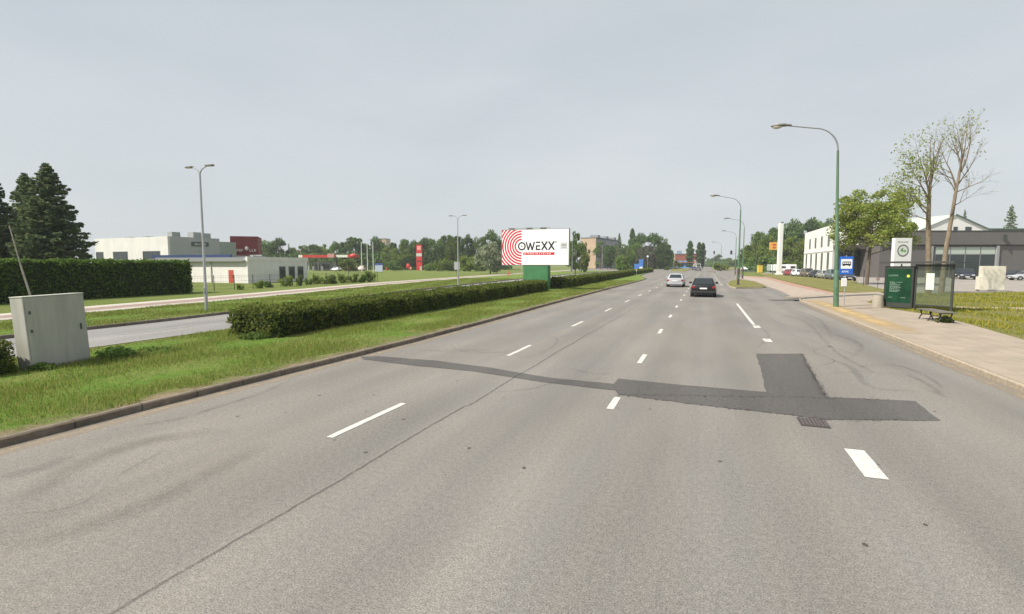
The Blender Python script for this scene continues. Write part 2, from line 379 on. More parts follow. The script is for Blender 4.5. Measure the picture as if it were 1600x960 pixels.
sheet('bicycle_path', RP+RQ, .012, mat('worn_paving', (.335, .275, .225), .9, noise=(2, .25)))
sheet('bicycle_path', RP+P2((1372, 460.1), (1300, 459.6), (1238, 447.5), (1198, 436), (1165, 433)), .020, mat('red_paving', (.34, .20, .155), .9, noise=(2, .3)))
struct('verge', MB().prism(P2((1137, 445), (1141, 440.5), (1152, 437.5), (1178, 441), (1194, 447.5), (1197, 450), (1150, 450.8), (1140, 449)), -.02, .12), M_DRY)
kerb('kerb', P2((1192, 451), (1150, 451.7), (1139.5, 449.5), (1136, 445), (1141, 440)), side=-1, h=.11, wdt=.3, m=MATS['pale_kerb_stone'])
struct('verge', MB().prism(P2((1180, 428), (1215, 428.5), (1250, 430.5), (1290, 434), (1330, 438.5), (1345, 445), (1372, 452), (1400, 457), (1372, 459), (1300, 457), (1240, 443.5), (1198, 433)), -.02, .11), M_DRY)
# long dark strip across the mouth of the entrance
sheet('dark_road_patch', [tuple(ground_at(*q, .126))[:2] for q in ((1240, 466.3), (1290, 462.9), (1345, 460.3), (1372, 459.6), (1372, 461.4), (1345, 462.1), (1290, 465), (1240, 468.2))], .126, M_PATCH)
sheet('dark_road_patch', P2((1200, 468.5), (1225, 468.3), (1244, 466.5), (1242, 470.6), (1222, 471), (1203, 470)), .006, M_PATCH)

# ---------------------------------------------------------------- asphalt repairs and markings
Z1 = .004
def ragged(pts, amp=.02, step=.25):
    out = []
    n = len(pts)
    for i in range(n):
        a = Vector(pts[i]); b = Vector(pts[(i+1) % n]); L = (b-a).length; k = max(1, int(L/step)); nn = Vector((-(b-a).y, (b-a).x)).normalized()
        for j in range(k): out.append(tuple(a+(b-a)*j/k+nn*random.uniform(-amp, amp)))
    return out
sheet('dark_road_patch', ragged(P2((1181, 553), (1254, 553), (1291, 621), (1430, 627), (1471, 658), (1290, 656), (1226, 648), (1100, 634), (966, 617), (955, 606), (966, 592), (1065, 602), (1198, 613))), Z1, M_PATCH)
sheet('dark_road_patch', ragged(P2((563, 558), (590, 557), (680, 564), (760, 574), (860, 591), (966, 601), (958, 610), (850, 598), (740, 581), (630, 570), (568, 562)), .015), Z1+.002, M_PATCH)
dr = struct('drain_cover', MB().box(1.47, 1.87, 8.85, 9.3, 0, .012), mat('cast_iron', (.05, .042, .04), .6, noise=(20, .4), bump=.5))
mb = MB()
for i in range(7): mb.box(1.50+i*.053, 1.525+i*.053, 8.89, 9.26, .012, .018)
mb.build('grate', mat('iron_bar', (.09, .075, .07), .6), dr)
del dr['kind']; tag(dr, 'dark rusty drain cover beside the cross shaped asphalt repair', 'drain cover'); dr.name = 'drain_cover'

g = N('road_paint')
wn = g.noise(14, 6, rough=.8); c = g.ramp(wn, (.34, (.30, .28, .25)), (.47, (.50, .485, .45)), (.8, (.585, .57, .54)))
g.link(c, g.b.inputs['Base Color']); g.b.inputs['Roughness'].default_value = .7; M_PAINT = g.m
mk = MB()
def dash(x, y0, y1, wd=.12):
    n = max(2, int((y1-y0)/.2)); L = []; R_ = []
    for i in range(n+1):
        y = y0+(y1-y0)*i/n; L.append((x-wd/2+random.uniform(-.004, .004), y, Z1+.0015)); R_.append((x+wd/2+random.uniform(-.004, .004), y, Z1+.0015))
    mk.add(L+R_, [(i, n+1+i, n+2+i, i+1) for i in range(n)])
def lx1(y): return -5.04+y*.0045
y = 5.83
while y < 170: dash(lx1(y), y, y+1.95, .115); y += 7.1
y = 1.2
while y < 170:
    if y > 11 or y < 4: dash(-1.48-(.0008*y), y, y+1.35, .12)
    y += 5.95
dash(-1.47, 8.72, 9.55, .12)
dash(1.955, 6.93, 7.93, .24); dash(1.985, 18.2, 18.95, .24); dash(2.0, 22.05, 22.95, .24); dash(1.95, 23.2, 35.3, .13)
y = 66
while y < 170: dash(1.9, y, y+2, .2); y += 7
dash(1.955, .5, 1.5, .24); dash(1.955, -3, -2, .24)
struct('road_marking', mk, M_PAINT)
g = N('faded_road_paint'); c = g.ramp(g.noise(9, 5), (.42, (.26, .25, .23)), (.6, (.40, .39, .37))); g.link(c, g.b.inputs['Base Color'])
mk = MB()
for y in range(12, 170, 8): dash(-19.4-.06*max(0, y-19), y, y+3, .12)
struct('road_marking', mk, g.m)

# tyre marks, cracks and stains: ribbons with feathered edges
def ribbon(name, pts, wd, m, z=None, jit=0):
    z = Z1+.004 if z is None else z
    P = [Vector((*p, 0)) for p in pts]; n = len(P); vs = []; 
    for i, p in enumerate(P):
        d = (P[min(i+1, n-1)]-P[max(i-1, 0)]).normalized(); nn = Vector((-d.y, d.x, 0)); o = nn*random.uniform(-jit, jit)
        vs += [tuple(p+o+nn*wd/2+Vector((0, 0, z))), tuple(p+o-nn*wd/2+Vector((0, 0, z)))]
    me = bpy.data.meshes.new(name); me.from_pydata(vs, [], [(2*i, 2*i+1, 2*i+3, 2*i+2) for i in range(n-1)]); me.materials.append(m)
    uv = me.uv_layers.new(name='UVMap')
    for l in me.loops: uv.data[l.index].uv = (l.vertex_index % 2, (l.vertex_index//2)/(n-1))
    o = bpy.data.objects.new(name, me); C.objects.link(o); return tag(o, kind='structure')
def smear_mat(name, col, strength, nscale=3, lo=.35, hi=.6):
    g = N(name); uv = g.new('ShaderNodeUVMap'); s = g.new('ShaderNodeSeparateXYZ'); g.link(uv.outputs[0], s.inputs[0])
    def hump(v, p):   # 1-(2v-1)^p
        return g.math('SUBTRACT', 1, g.math('POWER', g.math('ABSOLUTE', g.math('SUBTRACT', g.math('MULTIPLY', v, 2), 1)), p))
    a = g.math('MULTIPLY', hump(s.outputs['X'], 1.6), hump(s.outputs['Y'], 4))
    nz = g.new('ShaderNodeMapRange'); nz.inputs[1].default_value = lo; nz.inputs[2].default_value = hi; g.link(g.noise(nscale, 6, rough=.75), nz.inputs[0])
    a = g.math('MULTIPLY', g.math('MULTIPLY', a, nz.outputs[0]), strength)
    g.b.inputs['Base Color'].default_value = (*col, 1); g.b.inputs['Roughness'].default_value = .9; g.link(a, g.b.inputs['Alpha']); return g.m
M_SM = smear_mat('tyre_rubber_mark', (.055, .05, .047), .22, 2.5)
M_SM2 = smear_mat('oil_smear', (.10, .09, .08), .24, .9, .32, .62)
M_CR = smear_mat('crack_filler', (.045, .042, .04), .66, 9, .3, .5)
def curve(pts, n=24):
    out = []; P = [pts[0]]+list(pts)+[pts[-1]]
    for i in range(1, len(P)-2):
        for k in range(n):
            t = k/n; p0, p1, p2, p3 = [Vector(q) for q in P[i-1:i+3]]
            out.append(tuple(.5*((2*p1)+(p2-p0)*t+(2*p0-5*p1+4*p2-p3)*t*t+(3*p1-p0-3*p2+p3)*t**3)))
    return out+[tuple(pts[-1])]
ribbon('road_crack', [(-3.93+.012*math.sin(y*1.7)+(.006*y if y > 8 else 0)+.03*math.sin(y*.3), y) for y in np.arange(-2, 34, .12)], .035, M_CR, jit=.008)
ribbon('road_crack', curve(P2((0, 806), (120, 790), (200, 735), (265, 700))), .05, M_SM, jit=.006)
def px(*p): return curve(P2(*p))
for q_ in ((( -3.9, 9.0), (-3.2, 9.6), (-2.9, 10.3), (-2.1, 10.9)), ((-7.9, 12.6), (-6.6, 13.4), (-5.6, 13.2), (-4.6, 14.4)), ((2.4, 14.0), (3.2, 15.2), (3.0, 16.8), (4.1, 18.4)), ((-6.8, 18), (-5.9, 19.2), (-4.4, 19.5), (-2.4, 21))):
    ribbon('road_crack', [(x+random.uniform(-.02, .02), y+random.uniform(-.02, .02)) for x, y in curve(q_, 14)], .022, M_CR)
for i, (pts, wd, m_) in enumerate([
    (((0, 800), (70, 760), (140, 720), (240, 688), (370, 672)), .5, M_SM2), (((0, 862), (60, 845), (200, 800), (330, 740), (420, 690)), .45, M_SM2),
    (((0, 745), (60, 733), (110, 712)), .35, M_SM2),
    (((160, 676), (200, 668), (280, 655), (330, 640), (420, 610), (470, 585)), .16, M_SM),
    (((1170, 480), (1215, 490), (1260, 505), (1300, 545), (1340, 570), (1380, 590)), .16, M_SM), (((1160, 500), (1200, 522), (1180, 545)), .14, M_SM),
    (((1200, 500), (1260, 518), (1310, 525), (1345, 540), (1330, 560)), .18, M_SM), (((1290, 560), (1330, 575), (1360, 605), (1440, 612)), .22, M_SM),
    (((1285, 585), (1340, 582), (1420, 588), (1475, 620), (1440, 605)), .16, M_SM), (((1330, 575), (1400, 572), (1450, 590), (1475, 610)), .12, M_SM),
    (((1180, 483), (1240, 486), (1280, 500), (1300, 530)), .14, M_SM), (((1220, 520), (1290, 540), (1345, 558)), .10, M_SM),
    (((820, 560), (860, 545), (870, 530), (850, 525)), .10, M_SM), (((640, 545), (700, 550), (760, 548), (830, 560)), .12, M_SM),
    (((880, 575), (930, 585), (960, 583)), .12, M_SM), (((700, 540), (740, 552), (820, 548)), .09, M_SM),
    (((1020, 560), (1060, 562), (1090, 560)), .08, M_SM), (((1150, 462), (1190, 476), (1230, 474)), .2, M_SM),
    ]):
    ribbon('tyre_mark', px(*pts), wd, m_, z=Z1+.004+.0006*i)
mb = MB()
for i in range(70):     # crumbs and small tar spots
    x = random.uniform(-8, 5.5); y = random.uniform(4, 22); r = random.uniform(.008, .03)
    k = random.randint(5, 8); mb.add([(x+r*random.uniform(.6, 1.2)*math.cos(6.283*j/k), y+r*1.3*random.uniform(.6, 1.2)*math.sin(6.283*j/k), .0035) for j in range(k)], [tuple(range(k))])
edge = ragged(P2((1290, 622), (1430, 627), (1471, 658), (1290, 656), (1226, 648), (1100, 634), (966, 617)), .0, .05)+ragged(P2((1252, 553), (1291, 621)), 0, .05)
for (x, y) in edge:
    if x > 3.3: continue
    for _ in range(2):
        xx_ = x+random.gauss(0, .035); yy_ = y+random.gauss(0, .035); r = random.uniform(.006, .022); k = 6
        mb.add([(xx_+r*random.uniform(.5, 1.2)*math.cos(6.283*j/k), yy_+r*random.uniform(.5, 1.2)*math.sin(6.283*j/k), .0095) for j in range(k)], [tuple(range(k))])
o = mb.build('tar_spots', MATS['crack_filler'] if False else mat('tar', (.06, .05, .045), .8)); tag(o, kind='structure')
# dirt along the left kerb
ribbon('gutter_dirt', [(x+.22, y) for x, y in resample(KERBL[:-1], 1)], .45, smear_mat('gutter_silt', (.30, .24, .17), .8, 3, .3, .6), z=.0028)
ribbon('bare_soil', [(x-.20, y) for x, y in resample(KERBL[:-1], 1)], .65, smear_mat('dusty_soil', (.22, .165, .10), .85, 1.6, .38, .6), z=.119)
ribbon('bare_soil', [(x-.55, y) for x, y in resample(KERBL[:-1], 1)], 1.1, smear_mat('thin_soil', (.21, .17, .09), .6, 1.1, .45, .65), z=.1205)
ribbon('tactile_paving', [(6.75, y*.5) for y in range(42, 80)], 1.35, smear_mat('faded_yellow_paving_wear', (.44, .315, .14), .95, 1.3, .32, .55), z=.1245)
ribbon('gutter_dirt', [(5.72, y) for y in range(-5, 39)], .4, MATS['gutter_silt'], z=.0028)

# ---------------------------------------------------------------- grass blades and weeds
def blades(name, n, region, m=None, hmin=.04, hmax=.11, z=.11, dense=1.0, label=None):
    x0, x1, y0, y1, test = region
    out = []
    tot = 0
    # importance: more blades close to the camera
    while tot < n:
        k = n
        d0 = y0+4; u = rng.random(k); ys = (y0+3)*((y1+3)/(y0+3))**u-3 if True else None
        xs = x0+(x1-x0)*rng.random(k); ok = test(xs, ys); xs, ys = xs[ok], ys[ok]
        patch = np.sin(xs*1.7+ys*.6)+np.sin(ys*1.1-xs*.8)+np.sin(xs*3.1+1)*.6; keep = rng.random(len(xs)) < (.55+.2*patch).clip(.12, 1)
        xs, ys, patch = xs[keep], ys[keep], patch[keep]
        out.append(np.stack([xs, ys, patch], 1)); tot += len(xs)
    A = np.concatenate(out)[:n]; xs, ys, patch = A.T; n = len(xs)
    d = np.hypot(xs, ys); wd = .0022*d*.55*(.6+.8*rng.random(n)); h = (hmin+(hmax-hmin)*rng.random(n)**2)*(1+.35*patch.clip(-1, 1))
    an = rng.random(n)*6.283; lx = (rng.random(n)-.5)*.9*h; ly = (rng.random(n)-.5)*.9*h
    V = np.zeros((n, 3, 3)); dx, dy = np.cos(an)*wd/2, np.sin(an)*wd/2
    V[:, 0] = np.stack([xs-dx, ys-dy, np.full(n, z-.01)], 1); V[:, 1] = np.stack([xs+dx, ys+dy, np.full(n, z-.01)], 1)
    V[:, 2] = np.stack([xs+lx, ys+ly, z+h], 1)
    o = quads_obj(name, V, m or L_BLADE); return tag(o, label, None, kind='stuff')
kx = np.array([k[0] for k in KERBL]); ky = np.array([k[1] for k in KERBL])
blades('grass', 150000, (-16.2, -8.8, 3.0, 75, lambda x, y: (x < np.interp(y, ky, kx)-.12-.22*np.abs(np.sin(y*1.3)+np.sin(y*3.1)))), label='short grass on the verge between the carriageways')
fx = np.array([k[0] for k in FARK]); fy = np.array([k[1] for k in FARK]); pxi = np.array([k[0] for k in PATH_IN]); pyi = np.array([k[1] for k in PATH_IN])
blades('grass', 50000, (-40, -22, 8, 80, lambda x, y: (x < np.interp(y, fy, fx)-.3) & (x > np.interp(y, pyi, pxi)+.1)), z=.10, label='mown grass between the far kerb and the bicycle path')
ix = np.array([k[0] for k in INNER]); iy = np.array([k[1] for k in INNER])
L_DRYB = leaf_mat('dry_grass_blade', (.10, .15, .02), (.23, .27, .045), (.40, .34, .06), .4)
blades('grass', 70000, (9.3, 32, 17, 56, lambda x, y: (x > np.interp(y, iy, ix)+.12) & (y < 50.5+.45*(x-15)) & ~((np.abs(y-36) < .55) & (x > 13))), m=L_DRYB, label='yellowing grass beside the bus stop pavement', hmax=.14)

# ---------------------------------------------------------------- foliage generators
def leaf_quads(P, size, flat=.0, tri=False):
    n = len(P); a = rng.normal(size=(n, 3)); a /= np.linalg.norm(a, axis=1)[:, None]
    b = rng.normal(size=(n, 3)); b -= a*(a*b).sum(1)[:, None]; b /= np.linalg.norm(b, axis=1)[:, None]
    if flat:
        a[:, 2] *= 1-flat; b[:, 2] *= 1-flat
    s = (size*(.55+.9*rng.random(n)))[:, None]
    return np.stack([P-a*s*.55, P+b*s*.35, P+a*s*.55, P-b*s*.35], 1)
def crown_points(rx, ry, rz, n, clumps, cr, seed=None, taper=0, low=-1.0):
    c = rng.normal(size=(clumps*3, 3)); c /= np.linalg.norm(c, axis=1)[:, None]; c = c[c[:, 2] > low][:clumps]
    k = len(c); c *= (.45+.5*rng.random(k)**.5)[:, None]
    sz = cr*(.6+.8*rng.random(k))
    idx = rng.integers(0, k, n); q = rng.normal(size=(n, 3)); q /= np.linalg.norm(q, axis=1)[:, None]; q *= ((.45+.55*rng.random(n))*sz[idx])[:, None]
    q[:, 2] *= .7
    P = c[idx]*np.array([rx, ry, rz])+q*1.0
    if taper:
        t = (P[:, 2]/rz+1)/2; P[:, :2] *= (1-taper*t)[:, None]
    return P
def limbs(mb, base, top, rad, nb, spread, rz):
    b = Vector(base); t = Vector(top); mb.tube([b, b.lerp(t, .5)+Vector((random.uniform(-.1, .1), random.uniform(-.1, .1), 0)), t], [rad, rad*.7, rad*.25], 8)
    for i in range(nb):
        f = random.uniform(.35, .85); p = b.lerp(t, f); a = random.uniform(0, 6.28); e = p+Vector((math.cos(a)*spread*random.uniform(.5, .9), math.sin(a)*spread*random.uniform(.5, .9), rz*random.uniform(.3, .8)))
        m_ = p.lerp(e, .5)+Vector((0, 0, -.1*spread)); mb.tube([p, m_, e], [rad*.4, rad*.25, rad*.06], 5, caps=False)
PROTO = {}
def tree_proto(key, h, rx, rz, n, leaf, m, clumps=34, cr=None, trunk_h=None, taper=0, low=-.9, bark=None, name='broadleaf_tree', tr=.3):
    root = thing(name, key, 'tree', (0, 0, -500))
    cz = h-rz
    tk = MB(); limbs(tk, (0, 0, -.1), (0, 0, h*.8), tr, 7, rx*.8, rz*.7); tk.build('trunk', bark or M_BARK, root, smooth=True)
    P = crown_points(rx, rx, rz, n, clumps, cr or rx*.36, taper=taper, low=low); P[:, 2] += cz; P = P[P[:, 2] > .1]
    quads_obj('crown', leaf_quads(P, leaf), m, root)
    PROTO[key] = (root, h, rx); return root
bpy.context.view_layer.update()
tree_proto('round', 10, 4.6, 4.8, 8500, .42, L_TREE, clumps=60, cr=1.35)
tree_proto('round2', 10, 4.3, 4.85, 8500, .42, L_DARK, clumps=50, cr=1.4)
tree_proto('lobed', 10, 4.8, 4.8, 8500, .42, L_LIGHT, clumps=44, cr=1.6)
tree_proto('tall', 10, 3.1, 4.9, 7000, .38, L_DARK, clumps=46, cr=1.05)
tree_proto('poplar', 10, 1.5, 4.6, 3600, .38, L_DARK, clumps=40, cr=.6, taper=.45, name='poplar_tree')
def poplar_fix():
    root = PROTO['poplar'][0]; cr_ = [c for c in C.objects if c.parent == root and c.name.startswith('crown')][0]; m_ = cr_.data.materials[0]; bpy.data.objects.remove(cr_)
    n = 5200; z = rng.random(n)**.9; R0 = 1.35*np.sin(np.pi*(z*.86+.12))**.6*(1+.18*np.sin(z*23)+.15*np.sin(z*41)); a = rng.random(n)*6.283; r = R0*(.55+.45*rng.random(n)**.5)
    P = np.stack([np.cos(a)*r, np.sin(a)*r, .8+9.2*z], 1); quads_obj('crown', leaf_quads(P, .34), m_, root)
poplar_fix()
tree_proto('willow', 10, 6.2, 4.9, 9500, .5, L_WILLOW, clumps=40, cr=1.9, name='willow_tree')
tree_proto('bush', 2, 1.3, 1.0, 1700, .2, L_LIGHT, clumps=16, cr=.5, name='bush', tr=.05)
tree_proto('darkbush', 2, 1.3, 1.05, 1700, .2, L_TREE, clumps=16, cr=.5, name='bush', tr=.05)
tree_proto('loose', 10, 3.0, 4.6, 1900, .42, L_TREE, clumps=20, cr=1.1, name='broadleaf_tree')
tree_proto('greyish', 10, 3.2, 4.5, 2300, .4, L_GREYTREE, clumps=22, cr=1.1, name='broadleaf_tree')
def spruce_proto(key, h, r, nbr, dens, leaf, m=L_SPRUCE):
    root = thing('spruce_tree', key, 'tree', (0, 0, -500)); tk = MB(); tk.tube([(0, 0, -.1), (0, 0, h*.97)], [h*.018, .02], 8); P = []
    for i in range(nbr):
        f = (i/nbr)**.85; z = .25+f*(h-.3); R = r*(1-f)**.82*random.uniform(.75, 1.12)+.12; a = i*2.399+random.uniform(-.2, .2); k = max(4, int(R*dens)); lift = .35 if f > .75 else .05
        t = (rng.random(k)**.65)[:, None]; d = np.array([math.cos(a), math.sin(a), 0]); s = np.array([-math.sin(a), math.cos(a), 0])
        wdt = (1-t)*.30*R+.06+.12*R*np.sin(t*3.1); zz = z-.34*R*t**1.1+.18*R*t**3+lift*R*t
        q = d*(R*t)+s*((rng.random((k, 1))-.5)*2*wdt)+np.array([0, 0, 1])*(zz-np.abs(rng.normal(size=(k, 1)))*.10*(1+.25*R)); P.append(q)
        if h > 8: tk.tube([(0, 0, z), (math.cos(a)*R*.85, math.sin(a)*R*.85, z-.34*R*.84+.1*R)], [.04, .01], 4, caps=False)
    P = np.concatenate(P); tk.build('trunk', M_BARK, root, smooth=True); quads_obj('crown', leaf_quads(P, leaf, flat=.35), m, root); PROTO[key] = (root, h, r)
spruce_proto('spruce', 12, 4.6, 190, 62, .30)
spruce_proto('farspruce', 10, 3.0, 90, 22, .35)
bpy.context.view_layer.update()
for k, (r, h, rx) in PROTO.items(): KIDS[r.name] = list(r.children)
USED = set()
def plant(key, px_, depth, ytop, wpx, label, group=None, name=None, z=0, rz=None):
    """a tree of kind `key` at distance `depth`, as high and wide as it looks from the road"""
    root, h, rx = PROTO[key]; p = spot(px_, depth)
    H = CAM_H+(413-ytop)*depth/800*1.0; W = wpx*depth/800/2
    s = (W/rx, W/rx*random.uniform(.85, 1.1), H/h)
    rz = random.uniform(0, 6.28) if rz is None else rz
    if key not in USED:
        USED.add(key); root.location = (p.x, p.y, z); root.rotation_euler = (0, 0, rz); root.scale = s; root['label'] = label
        if group: root['group'] = group
        r = root
    else:
        r = dup(root, (p.x, p.y, z), rz, label, group, s)
        if not group and 'group' in r: del r['group']
    return r

# ---------------------------------------------------------------- hedges
def hedge(name, label, x0, x1, y0, y1, h, m, dens, leaf, z0=.1, skew=0, rough=.06, taper=0):
    root = thing(name, label, 'hedge', ((x0+x1)/2, y0, z0)); W = abs(x1-x0)/2; L = y1-y0
    sk = lambda y: skew*y/L
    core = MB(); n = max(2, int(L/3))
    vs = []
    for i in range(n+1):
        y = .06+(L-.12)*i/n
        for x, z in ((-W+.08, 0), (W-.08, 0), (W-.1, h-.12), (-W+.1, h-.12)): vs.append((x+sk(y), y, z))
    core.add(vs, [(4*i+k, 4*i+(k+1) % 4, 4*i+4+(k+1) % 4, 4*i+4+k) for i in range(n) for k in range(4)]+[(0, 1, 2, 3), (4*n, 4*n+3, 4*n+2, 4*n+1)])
    core.build('shade_core', M_CORE, root)  # dark inner box, shade between the leaves put into its colour
    out = []
    wave = lambda y, z, k: .06*np.sin(y*2.3+k)+.04*np.sin(y*5.1+z*4+2*k)+.03*np.sin(y*.9)
    for side in (-1, 1):
        k = int(L*h*dens); y = rng.random(k)*L; z = rng.random(k)*h; x = side*(W+wave(y, z, side)*1.0+rng.normal(size=k)*rough-.03*(z/h))
        out.append(np.stack([x+sk(y), y, z], 1))
    k = int(L*2*W*dens*1.1); y = rng.random(k)*L; x = (rng.random(k)-.5)*2*W; z = h+.6*wave(y, x, 0)+np.abs(rng.normal(size=k))*rough*1.1-.05; out.append(np.stack([x+sk(y), y, z], 1))
    for yy in (0, L):
        k = int(2*W*h*dens*1.2); x = (rng.random(k)-.5)*2*W; z = rng.random(k)*h; out.append(np.stack([x+sk(yy), yy+rng.normal(size=k)*rough*1.3, z], 1))
    P = np.concatenate(out); P[:, 2] = P[:, 2].clip(.01, None)
    quads_obj('foliage', leaf_quads(P, leaf), m, root); return root
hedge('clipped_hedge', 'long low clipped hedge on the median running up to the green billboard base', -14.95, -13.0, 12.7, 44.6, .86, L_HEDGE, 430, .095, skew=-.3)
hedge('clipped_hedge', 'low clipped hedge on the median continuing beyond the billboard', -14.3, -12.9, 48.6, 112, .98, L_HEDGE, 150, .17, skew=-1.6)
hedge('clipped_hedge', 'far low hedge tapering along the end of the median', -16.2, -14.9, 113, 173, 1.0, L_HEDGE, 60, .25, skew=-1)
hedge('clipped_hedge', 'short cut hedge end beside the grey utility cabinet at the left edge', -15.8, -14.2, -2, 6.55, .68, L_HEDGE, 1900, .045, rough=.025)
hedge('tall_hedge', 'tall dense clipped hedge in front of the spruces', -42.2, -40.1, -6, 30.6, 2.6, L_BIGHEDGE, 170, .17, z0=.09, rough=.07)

# ---------------------------------------------------------------- utility cabinet
M_CAB = mat('cabinet_paint', (.36, .355, .31), .6, noise=(4, .22, (1, 1, .12)))
cb = thing('utility_cabinet', 'tall grey-green metal utility cabinet standing in the grass at the left', 'utility cabinet', (-14.42, 7.48, .1), math.radians(4))
cb.rotation_euler = (math.radians(1.2), math.radians(-2.2), math.radians(5))
MB().box(-.18, .23, -.67, .60, 0, 1.66).build('casing', M_CAB, cb, bevel=.015)
MB().box(-.19, .24, -.68, .61, 1.66, 1.685).build('top', mat('cabinet_top', (.45, .46, .39), .6), cb, bevel=.015)
MB().box(.23, .242, -.64, .57, .06, 1.58).build('door', M_CAB, cb, bevel=.004)
for z in (1.28, .86): MB().box(.242, .26, -.59, -.555, z, z+.07).build('hinge', mat('dark_hinge', (.08, .08, .07), .5), cb)
MB().box(.242, .26, .44, .47, .8, .95).build('handle', MATS['dark_hinge'], cb)
# weeds round the cabinet
def weeds(label, x, y, r, n, h, leaf, m=L_TREE):
    a = rng.random(n)*6.283; q = r*rng.random(n)**.6; P = np.stack([np.cos(a)*q, np.sin(a)*q, h*rng.random(n)*(1-q/r*.5)], 1)
    o = quads_obj('weed_clump', leaf_quads(P, leaf), m); o.location = (x, y, .1); return tag(o, label, 'weeds')
weeds('dark leafy weeds at the right foot of the utility cabinet', -14.1, 8.6, .42, 700, .34, .08, L_TREE)
weeds('low spreading weed patch in the grass right of the cabinet weeds', -13.95, 9.5, .6, 420, .16, .08, L_TREE)
weeds('small weed tuft at the near foot of the utility cabinet', -14.0, 6.95, .25, 500, .18, .08)
weeds('weed tuft under the near end of the long median hedge', -13.6, 12.5, .5, 700, .22, .10)
weeds('tall weed tuft at the foot of the bench', 9.3, 25.9, .3, 520, .3, .09, L_LIGHT)

# ---------------------------------------------------------------- lamps
M_GREEN = mat('green_pole_paint', (.085, .165, .095), .5, noise=(2, .25, (1, 1, .4)))
M_GALV = mat('galvanised_steel', (.40, .41, .41), .45, .5, noise=(3, .12))
M_ARM = mat('grey_arm', (.24, .25, .25), .5, .3)
M_LAMPB = mat('lamp_housing', (.16, .155, .145), .5)
M_BOWL = mat('lamp_bowl', (.55, .52, .42), .2, spec=.6)
M_BROWN = mat('tarred_pole_base', (.09, .055, .045), .7, noise=(6, .3))
def lamp_single(label, p, H=10.2, base_m=None):
    r = thing('street_lamp', label, 'street lamp', p, 0, 'curved arm street lamps on the right')
    b = MB(); b.tube([(0, 0, 0), (0, 0, 2.0), (0, 0, 2.06)], [.135, .13, .1], 14); b.tube([(0, 0, 2.06), (0, 0, H*.42), (0, 0, H*.425), (0, 0, 8.6)], [.1, .092, .083, .06], 14)
    b.build('pole', M_GREEN, r, smooth=True)
    MB().tube([(0, 0, 0), (0, 0, .5 if base_m is None else 1.9)], .14, 14).build('pole_base', M_GREEN if base_m is None else base_m, r, smooth=True)
    MB().box(-.06, .06, -.145, -.12, .7, 1.15).build('access_door', mat('green_door', (.06, .15, .075), .5), r, bevel=.01)
    a = []
    z0 = 8.5
    for i in range(11):
        t = i/10*math.pi/2*.92; a.append((-1.25*(1-math.cos(t)), 0, z0+.2+1.25*math.sin(t)))
    a = [(0, 0, z0)]+a+[(-2.45, 0, z0+1.25+.50)]
    MB().tube(a, [.045]*6+[.035]*(len(a)-6), 8).build('arm', M_ARM, r, smooth=True)
    hx, hz = -2.8, z0+1.82
    lh = MB().ellipsoid((hx-.1, 0, hz), (.42, .16, .10), 14, 8).tube([(hx+.55, 0, hz-.06), (hx+.1, 0, hz)], [.05, .10], 10).build('lamp_head', M_LAMPB, r, smooth=True)
    MB().ellipsoid((hx-.17, 0, hz-.035), (.28, .14, .15), 14, 8).build('bowl', M_BOWL, lh, smooth=True)
    return r
_n = lamp_single('nearest curved arm street lamp with green pole beside the bus stop sign', tuple(ground_at(1306, 483))[:2]+(.1,))
_n.rotation_euler = (0, math.radians(-2.0), 0)
q = ground_at(1153, 447); lamp_single('second green street lamp standing on the small grass island with a brown foot', (q.x, q.y, .1), 10.6, M_BROWN)
q = ground_at(1160, 436); lamp_single('third curved arm street lamp just beyond the grass island', (q.x, q.y, 0), 10.2, M_BROWN)
lamp_single('fourth curved arm street lamp along the right side of the road', (6.6, 131, 0), 10.2, M_BROWN)
lamp_single('fifth and smallest looking curved arm street lamp far along the right', (5.2, 196, 0), 10.2, M_BROWN)
def lamp_double(label, p, H, span, rz=0):
    r = thing('street_lamp', label, 'street lamp', p, rz, 'double arm street lamps on the left')
    MB().tube([(0, 0, 0), (0, 0, 1.3), (0, 0, 1.35), (0, 0, H-.35)], [.085, .08, .07, .045], 10).build('pole', M_GALV, r, smooth=True)
    MB().box(-.05, .05, -.1, -.075, .9, 1.2).build('access_door', M_ARM, r)
    for s in (-1, 1):
        MB().tube([(0, 0, H-.4), (s*.05, 0, H-.25), (s*.2, 0, H-.1), (s*.4, 0, H-.03), (s*(span-.2), 0, H+.03)], [.035, .035, .03, .028, .025], 6).build('arm', M_GALV, r, smooth=True)
        lh = MB().box(s*(span-.25)-.02, s*(span+.22), -.09, .09, H-.01, H+.07).build('lamp_head', M_LAMPB, r, bevel=.02)
        MB().box(min(s*(span-.1), s*(span+.18)), max(s*(span-.1), s*(span+.18)), -.07, .07, H-.025, H-.012).build('lens', M_BOWL, lh)
    return r
q = ground_at(323, 489); lamp_double('nearer double arm street lamp on a plain grey pole in front of the white building', (q.x, q.y, .08), 7.3, .72)
q = ground_at(716, 448); lamp_double('farther double arm street lamp on a grey pole before the tree line', (q.x, q.y, .08), 7.75, .85)
lamp_double('distant thin grey street lamp left of the beige apartment block', (-30, 84.5, .1), 7.8, .9)
lamp_double('distant thin grey street lamp in front of the dark facade of the apartment block', (-27.8, 112, .1), 7.8, .9)
lamp_double('distant thin grey street lamp above the round shrub on the far side', (-27.5, 146, .1), 7.8, .9)
